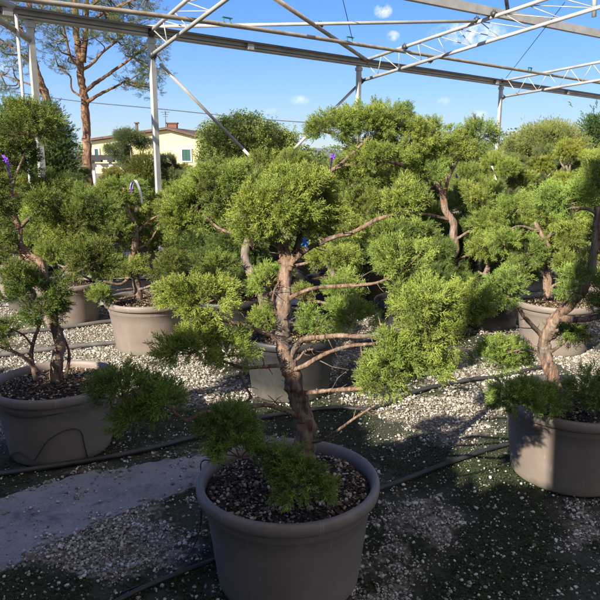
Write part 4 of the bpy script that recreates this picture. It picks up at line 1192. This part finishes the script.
def barn():
    Y = 40.0; a, b_ = at(584, 153, Y), at(680, 153, Y)
    root = empty('barn', (a.x, Y, 0), 'white low barn roof peeping out at the right edge', 'barn')
    mw = mat('barn_white', .7, 0, (.62, .63, .66))[0]; mk = mat('barn_roof', .7, 0, (.42, .42, .44))[0]
    mb = MB(); mb.box(((a.x + b_.x) / 2, Y + 3, .85), b_.x - a.x - .6, 5, 1.7); mb.build('wall', mw, root)
    rf = MB(); x0, x1 = a.x, b_.x; z = 1.72; vs = [(x0, Y, z), (x1, Y, z), (x1, Y + 3, z + .55), (x0, Y + 3, z + .55), (x0, Y + 6, z), (x1, Y + 6, z)]
    rf.add([Vector(v) for v in vs] + [Vector(v) + Vector((0, 0, .08)) for v in vs], [(6, 7, 8, 9), (9, 8, 11, 10), (3, 2, 1, 0), (4, 5, 2, 3), (0, 1, 7, 6), (4, 10, 11, 5), (0, 6, 9, 3), (3, 9, 10, 4), (1, 2, 8, 7), (2, 5, 11, 8)])
    rf.build('roof', mk, root)
barn()

# =================================================================== PINES
def tuft_mesh(seed, r, L, ntuft, protos=NEEDLES, material=M_PINE, flat=.6):
    q = np.random.default_rng(seed)
    D = q.normal(0, 1, (ntuft, 3)); D /= np.linalg.norm(D, axis=1)[:, None]; C = D * (q.random((ntuft, 1)) ** .45) * np.array([r, r, r * flat])
    ns = 4; P = np.repeat(C, ns, 0) + q.normal(0, L * .15, (ntuft * ns, 3)); Dn = np.repeat(D, ns, 0) * .6 + q.normal(0, .6, (ntuft * ns, 3)) + np.array([0, 0, .35])
    V, T, A = scatter(protos, P, L * q.uniform(.7, 1.2, len(P)), frames(q, Dn), np.clip(q.normal(.45, .22, len(P)), 0, 1), q)
    return V, T, A
PINE_CL = [tuft_mesh(900 + i, .42, .20, 11) for i in range(5)]
def pine(label, trunk, r0, r1, limbs, clusters, seed):
    b0 = trunk[0]; base = Vector((at(*b0).x, b0[2], 0))
    root = empty('pine_tree', base, label, 'pine tree', 'tall pines behind the nursery')
    pts = [base - Vector((0, 0, .1))] + [at(*p) for p in trunk]
    limb('trunk', pts, r0, r1, root, M_PBARK, 14, .12, seed, 6)
    r_ = np.random.default_rng(seed)
    ends = []
    for i, (lp, a, b_) in enumerate(limbs):
        pts = [at(*p) for p in lp]; limb('branch', pts, a, b_, root, M_PBARK, 8, .15, seed + i, 5); ends += pts[1:]
    tw = MB()
    crown = empty('crown', base); crown.parent = root; crown.matrix_parent_inverse = Matrix.Translation(-base)
    crown_V = []; crown_T = []; crown_A = []; off = 0
    for (px, py, Y, rx, ry, n_) in clusters:
        for k in range(n_):
            a = r_.uniform(0, 6.28); rr = r_.random() ** .5
            p = at(px + rx * rr * math.cos(a), py + ry * rr * math.sin(a), Y + r_.normal(0, .6))
            e = min(ends, key=lambda q_: (q_ - p).length)
            mid = e.lerp(p, .5) + Vector((r_.normal(0, .12), r_.normal(0, .12), -.06))
            if (e - p).length < 3.2:
                tw.tube([Vector(v) for v in spline([tuple(e), tuple(mid), tuple(p)], 3)], [.022, .020, .018, .016, .013, .010, .008], 5)
            crown_V.append((p, r_.uniform(.55, 1.1), r_.uniform(0, 6.28), r_.integers(0, len(PINE_CL))))
    bpy.data.objects.remove(crown)
    tw.build('twigs', M_TWIG, root)
    VV = []; TT = []; AA = []; off = 0
    for (p, sc, rz, k) in crown_V:
        V, T, A = PINE_CL[k]; c_, s_ = math.cos(rz), math.sin(rz)
        W = (V * np.array([sc, sc, sc * .8])) @ np.array([[c_, s_, 0], [-s_, c_, 0], [0, 0, 1]]) + np.array(p)
        VV.append(W); TT.append(T + off); AA.append(np.clip(A + r_.normal(0, .12), 0, 1)); off += len(V)
    link(bpy.data.objects.new('crown', tri_mesh('crown', np.concatenate(VV), np.concatenate(TT), [M_PINE], attr=np.concatenate(AA))), root)
PY = 19
pine('tall pine with straight orange trunk rising through the top of the picture', [(88, 178, PY), (87, 140, PY), (85, 108, PY), (81, 80, PY), (80, 60, PY), (76, 35, PY), (74, 5, PY), (72, -50, PY), (72, -90, PY)], .135, .07,
     [([(84, 92, PY), (97, 82, PY), (112, 72, PY), (133, 57, PY), (150, 45, PY)], .065, .025), ([(87, 102, PY), (100, 94, PY), (117, 86, PY), (125, 81, PY)], .06, .02),
      ([(82, 70, PY), (92, 64, PY), (103, 52, PY), (117, 40, PY), (130, 22, PY)], .05, .02), ([(80, 68, PY), (70, 55, PY), (66, 38, PY), (60, 15, PY), (55, -10, PY)], .05, .02),
      ([(82, 62, PY), (85, 40, PY), (86, 20, PY), (88, -20, PY)], .10, .05), ([(84, 98, PY), (72, 90, PY), (70, 76, PY), (58, 66, PY)], .035, .015),
      ([(86, 10, PY), (105, -5, PY), (130, -20, PY), (150, -30, PY)], .05, .02), ([(76, 30, PY), (60, 10, PY), (45, -5, PY)], .05, .02), ([(86, 25, PY), (105, 12, PY), (128, 2, PY), (148, -4, PY)], .05, .02)],
     [(145, 88, PY, 14, 7, 6), (152, 70, PY, 16, 8, 7), (150, 52, PY, 14, 10, 8), (125, 45, PY, 16, 10, 6), (130, 25, PY, 20, 12, 11), (110, 8, PY, 28, 9, 12), (85, 2, PY, 22, 8, 8), (60, 10, PY, 14, 10, 6), (58, 68, PY, 8, 5, 3), (55, 45, PY, 8, 12, 6),
      (92, 42, PY, 10, 12, 5), (145, 5, PY, 12, 8, 6), (72, 22, PY, 10, 12, 4), (125, 82, PY, 8, 4, 2), (80, 62, PY, 8, 6, 3), (100, 28, PY, 12, 8, 4)], 31)
pine('second thinner leaning pine close to the leftmost steel post', [(62, 175, 17), (55, 135, 17), (48, 105, 17), (40, 80, 17), (34, 60, 17), (31, 30, 17), (29, 0, 17), (25, -60, 17)], .12, .06,
     [([(46, 100, 17), (36, 88, 17), (18, 80, 17), (0, 74, 17)], .03, .015), ([(38, 72, 17), (22, 55, 17), (8, 45, 17), (-5, 35, 17)], .035, .015), ([(33, 45, 17), (18, 25, 17), (5, 10, 17)], .04, .02), ([(31, 30, 17), (40, 12, 17), (46, -5, 17)], .04, .02)],
     [(4, 88, 17, 6, 4, 3), (14, 66, 17, 8, 5, 3), (3, 44, 17, 9, 8, 5), (14, 22, 17, 14, 10, 9), (42, 14, 17, 12, 10, 7), (8, 5, 17, 12, 6, 5), (24, 52, 17, 5, 5, 2), (50, 26, 17, 7, 7, 4)], 37)

# =================================================================== OTHER TREES
def leaf_protos():
    out = []
    for k in range(3):
        q = np.random.default_rng(70 + k); V = []; T = []; A = []
        for j in range(9):
            p = q.normal(0, .35, 3); d = q.normal(0, 1, 3); d /= np.linalg.norm(d); a = np.cross(d, q.normal(0, 1, 3)); a /= np.linalg.norm(a); L, w = q.uniform(.4, .6), .16
            i = len(V); V += [p, p + d * L * .5 + a * w, p + d * L, p + d * L * .5 - a * w]; A += [q.random()] * 4; T += [(i, i + 1, i + 2), (i, i + 2, i + 3)]
        out.append((np.array(V), np.array(T), np.array(A)))
    return out
LEAVES = leaf_protos()
def crown_tree(name, label, px, pyb, Y, lobes, leaf, dens, material, trunk_r=.12, cat='tree', group=None, tint=(1, 1, 1), protos=None, seed=0, bark=M_BARK2):
    """lobes: (px, py, rx, ry) in photo pixels at Y -> leafy clusters of leaf-sized faces"""
    r_ = np.random.default_rng(seed); base = Vector((at(px, pyb, Y).x, Y, 0))
    root = empty(name, base, label, cat, group); s = Y / F
    VV = []; TT = []; AA = []; off = 0
    tr = MB(); top = max(lobes, key=lambda q: -q[1]); tz = at(top[0], top[1], Y).z
    tr.tube([base + Vector((.02 * i, 0, tz * .85 * i / 5)) for i in range(6)], [trunk_r * (1 - .13 * i) for i in range(6)], 9, True, .15, seed)
    for (lx, ly, rx, ry) in lobes:
        c = at(lx, ly, Y + r_.normal(0, min(rx * s * .3, .5))); R3 = np.array([rx * s, max(rx, ry) * s * .85, ry * s])
        tr.tube([base + Vector((0, 0, max(.1, min(tz * .6, c.z * .55)))), base.lerp(c, .6) + Vector((0, 0, c.z * .2)), c], [trunk_r * .5, trunk_r * .3, trunk_r * .12], 6)
        area = 12.56 * (R3[0] * R3[2]); cl = leaf * 2.6; nc = int(area / (cl * cl) * 1.1) + 6
        D = r_.normal(0, 1, (nc, 3)); D /= np.linalg.norm(D, axis=1)[:, None]
        C = np.array(c) + D * R3 * (r_.uniform(.6, 1.0, (nc, 1)))
        ns = max(4, int(dens * (26 if protos is None else 50))); P = np.repeat(C, ns, 0); dd = r_.normal(0, 1, P.shape); P = P + dd * cl * .42
        Dn = np.repeat(D, ns, 0) * .8 + dd * .5 + np.array([0, 0, .4]); S = leaf * r_.uniform(.7, 1.2, len(P))
        tint_ = np.clip(.5 + np.repeat(r_.normal(0, .16, nc), ns) + r_.normal(0, .12, len(P)), 0, 1)
        V, T, A = scatter(protos or LEAVES, P, S, frames(r_, Dn), tint_, r_)
        VV.append(V); TT.append(T + off); AA.append(A); off += len(V)
    tr.build('trunk', bark, root)
    o = bpy.data.objects.new('crown', tri_mesh('crown', np.concatenate(VV), np.concatenate(TT), [material], attr=np.concatenate(AA)))
    link(o, root); o.color = (*tint, 1)
    return root
crown_tree('holm_oak', 'dense rounded dark-green tree on the skyline left of the tall juniper', 246, 175, 24, [(228, 140, 26, 20), (250, 130, 24, 16), (272, 143, 18, 16), (246, 150, 42, 18), (288, 148, 9, 13), (214, 152, 14, 14)], .13, 1.1, M_BROAD, .2, seed=1, group='skyline trees', tint=(1.5, 1.4, 1.3))
crown_tree('clipped_tree', 'large smooth rounded tree against the sky near the right edge', 545, 180, 13.5, [(545, 148, 38, 23), (525, 160, 30, 22), (565, 160, 34, 22), (548, 138, 26, 13)], .055, .9, M_PAD, .12, seed=2, group='skyline trees', protos=SPRAYS_LO, tint=(1.35, 1.25, .9))
crown_tree('conifer', 'dark feathery conifer behind the second pine at the left', 52, 185, 12, [(52, 135, 14, 24), (50, 160, 22, 26), (60, 175, 14, 22), (42, 118, 9, 14)], .09, 1.0, M_DARK, .1, seed=3, group='dark conifers at the left', protos=SPRAYS_LO)
crown_tree('conifer', 'dark conifer at the left edge behind the downpipe', 12, 190, 12.5, [(10, 140, 18, 30), (22, 160, 18, 28), (2, 165, 18, 28)], .09, 1.0, M_DARK, .1, seed=4, group='dark conifers at the left', protos=SPRAYS_LO, tint=(1.3, 1.3, 1.1))
crown_tree('dark_pine', 'dark tree at the right edge above the white barn roof', 602, 180, 20, [(602, 138, 12, 12), (610, 150, 16, 14), (600, 128, 6, 6)], .2, 1.1, M_DARK, .1, seed=5, group='skyline trees', protos=SPRAYS_LO)
for i, (lab, lobes, px) in enumerate([('grey-green cloud-pruned pine with stacked flat pads in front of the yellow house', [(130, 136.5, 15, 5.5), (118, 150, 14, 6), (145, 143.5, 11, 4.5), (128, 162, 12, 6)], 133),
                                 ('dark cloud-pruned pine just right of the second steel post', [(166, 160, 9, 5), (158, 168, 10, 6), (172, 170, 8, 5)], 165),
                                 ('yellowish cloud-pruned tree left of the second steel post', [(143, 165, 11, 9), (136, 174, 10, 7), (148, 176, 9, 7)], 143)]):
    crown_tree('cloud_pruned_pine', lab, px, 185, 11 + i * .8 if i < 2 else 9.6, lobes, .026 if i < 2 else .045, 1.7 if i < 2 else 1.0, M_PAD if i < 2 else M_JUN, .05, seed=10 + i, group='cloud-pruned pines in front of the house', protos=SPRAYS_LO, tint=((.8, .85, .9), (.5, .55, .55), (.7, .62, .6))[i])

# distant tree belt and hills
def belt():
    r_ = np.random.default_rng(55); VV = []; TT = []; AA = []; off = 0
    for k in range(150):
        Y = r_.uniform(70, 130); x = r_.uniform(-.75, .75) * Y; h = r_.uniform(1.6, 3.4) * (1 if r_.random() < .8 else 1.3)
        if abs(x / Y * F + 300 - 150) < 60: h *= .6
        n_ = 90; D = r_.normal(0, 1, (n_, 3)); D /= np.linalg.norm(D, axis=1)[:, None]
        P = np.array([x, Y, h * .5]) + D * np.array([h * .9, h * .7, h * .52]); S = np.full(n_, .75) * r_.uniform(.7, 1.2, n_)
        V, T, A = scatter(LEAVES, P, S, frames(r_, D + np.array([0, 0, .3])), np.clip(r_.normal(.45, .2, n_), 0, 1), r_); VV.append(V); TT.append(T + off); AA.append(A); off += len(V)
    o = bpy.data.objects.new('distant_woodland', tri_mesh('distant_woodland', np.concatenate(VV), np.concatenate(TT), [M_BROAD], attr=np.concatenate(AA))); link(o)
    tag(o, 'far belt of low trees and scrub along the horizon', 'woodland', kind='stuff')
belt()
def hills():
    V = []; T = []; n_ = 160; rows = 8; m, n, l, b = mat('hill_scrub', .95)
    l.new(ramp(n, l, noise(n, l, .004, 8, .6), [(.3, (.06, .085, .07)), (.7, (.16, .16, .13))]), b.inputs['Base Color'])
    for j in range(rows):
        for i in range(n_):
            a = -1.0 + 2.0 * i / (n_ - 1); dist = 6000 + j * 420; t = math.sin(math.pi * min(1, j / (rows - 2)) / 2)
            h = 60 + 75 * (mnoise.noise(Vector((a * 6, 2, 0))) + .5 * mnoise.noise(Vector((a * 17, 5, 0))) + .25 * mnoise.noise(Vector((a * 45, 5, j * .6))))
            V.append((math.sin(a) * dist, math.cos(a) * dist, max(5, h * 1.25) * t - 4 + (4 * mnoise.noise(Vector((i * .7, j * .9, 0))) if j else 0)))
    for j in range(rows - 1):
        for i in range(n_ - 1): a = j * n_ + i; T += [(a, a + 1, a + n_ + 1), (a, a + n_ + 1, a + n_)]
    o = bpy.data.objects.new('hills', tri_mesh('hills', V, T, [m], smooth=True)); link(o); tag(o, kind='structure')
hills()

# =================================================================== ADDED UNSEEN HEDGE AND SHED (put in to shade the foreground)
nrm = Vector((.34, .94, 0)).normalized(); uu = Vector((.94, -.34, 0)).normalized()
def behind(t, n0, h, w, seed, nth):
    p = uu * t + nrm * n0; r_ = np.random.default_rng(seed)
    root = empty('added_conifer', (p.x, p.y, 0), nth + ' unseen conifer from the far end of a hedge added to shade the foreground', 'conifer', 'unseen hedge added to shade the foreground')
    n_ = 3800; z = r_.random(n_) * h; th = r_.uniform(0, 6.28, n_); rr = w * np.minimum(1, .72 + .28 * np.sin(z / h * 3.1)) * np.clip((h - z) / .35, .15, 1) * r_.uniform(.55, 1, n_)
    P = np.stack([rr * np.cos(th), rr * np.sin(th), z], 1); D = np.stack([np.cos(th), np.sin(th), np.full(n_, .9)], 1)
    V, T, A = scatter(LEAVES, P, np.full(n_, .21), frames(r_, D), r_.random(n_), r_)
    o = bpy.data.objects.new('crown', tri_mesh('crown', V, T, [M_BROAD], attr=A)); COL.objects.link(o); o.parent = root
    mb = MB(); mb.tube([Vector((0, 0, 0)), Vector((0, 0, h * .9))], [.09, .03], 8); put(mb.mesh('trunk', M_BARK2), 'trunk', root)
HL = ['first', 'second', 'third', 'fourth', 'fifth', 'sixth', 'seventh', 'eighth', 'ninth', 'tenth']
for i in range(10):
    behind(-7.3 + i * .655, -1.75, (3.10 if i < 9 else 2.78) + .10 * math.sin(i * 2.1), .62, 800 + i, HL[i])
def added_shed():  # unseen; added for a straight shade edge and pale bounce at the right
    p = uu * .2 + nrm * -2.9
    root = empty('added_shed', (p.x, p.y, 0), 'unseen pale block with brown door, added behind the viewpoint to cast shade', 'added_shed')
    rot = Matrix.Rotation(math.atan2(uu.y, uu.x), 3, 'Z'); m, n, l, b = mat('added_shed_render', .9)
    l.new(ramp(n, l, noise(n, l, 2, 8, .6), [(.3, (.52, .47, .38)), (.7, (.66, .61, .52))]), b.inputs['Base Color'])
    mb = MB(); mb.box(Vector((0, 0, 2.4)), 3.1, 2.2, 4.8, rot); put(mb.mesh('wall', m), 'wall', root)
    mr = mat('added_shed_roof', .8, 0, (.16, .09, .06))[0]; mb = MB(); mb.box(Vector((0, 0, 4.89)), 3.3, 2.4, .16, rot); put(mb.mesh('roof', mr), 'roof', root)  # roof of the added unseen shed
    md = mat('added_shed_door', .7, 0, (.12, .07, .04))[0]; mb = MB(); mb.box(rot @ Vector((.3, 1.12, 1.03)), .95, .06, 2.05, rot); d = put(mb.mesh('door', md), 'door', root)  # door of the added unseen shed
    mb = MB(); mb.box(rot @ Vector((.68, 1.17, 1.05)), .10, .05, .03, rot); put(mb.mesh('added_shed_handle', M_BOLT), 'added_shed_handle', d)
added_shed()

# =================================================================== AIR
def haze():
    m = bpy.data.materials.new('air'); m.use_nodes = True; n = m.node_tree.nodes; l = m.node_tree.links; n.clear()
    o_ = n.new('ShaderNodeOutputMaterial'); v = n.new('ShaderNodeVolumePrincipled')
    v.inputs['Color'].default_value = (.72, .82, .98, 1); v.inputs['Density'].default_value = 6e-5; v.inputs['Anisotropy'].default_value = .2
    l.new(v.outputs[0], o_.inputs['Volume'])
    mb = MB(); mb.box((0, 0, 240), 19000, 19000, 484); o = mb.build('haze', m); tag(o, kind='stuff')
haze()
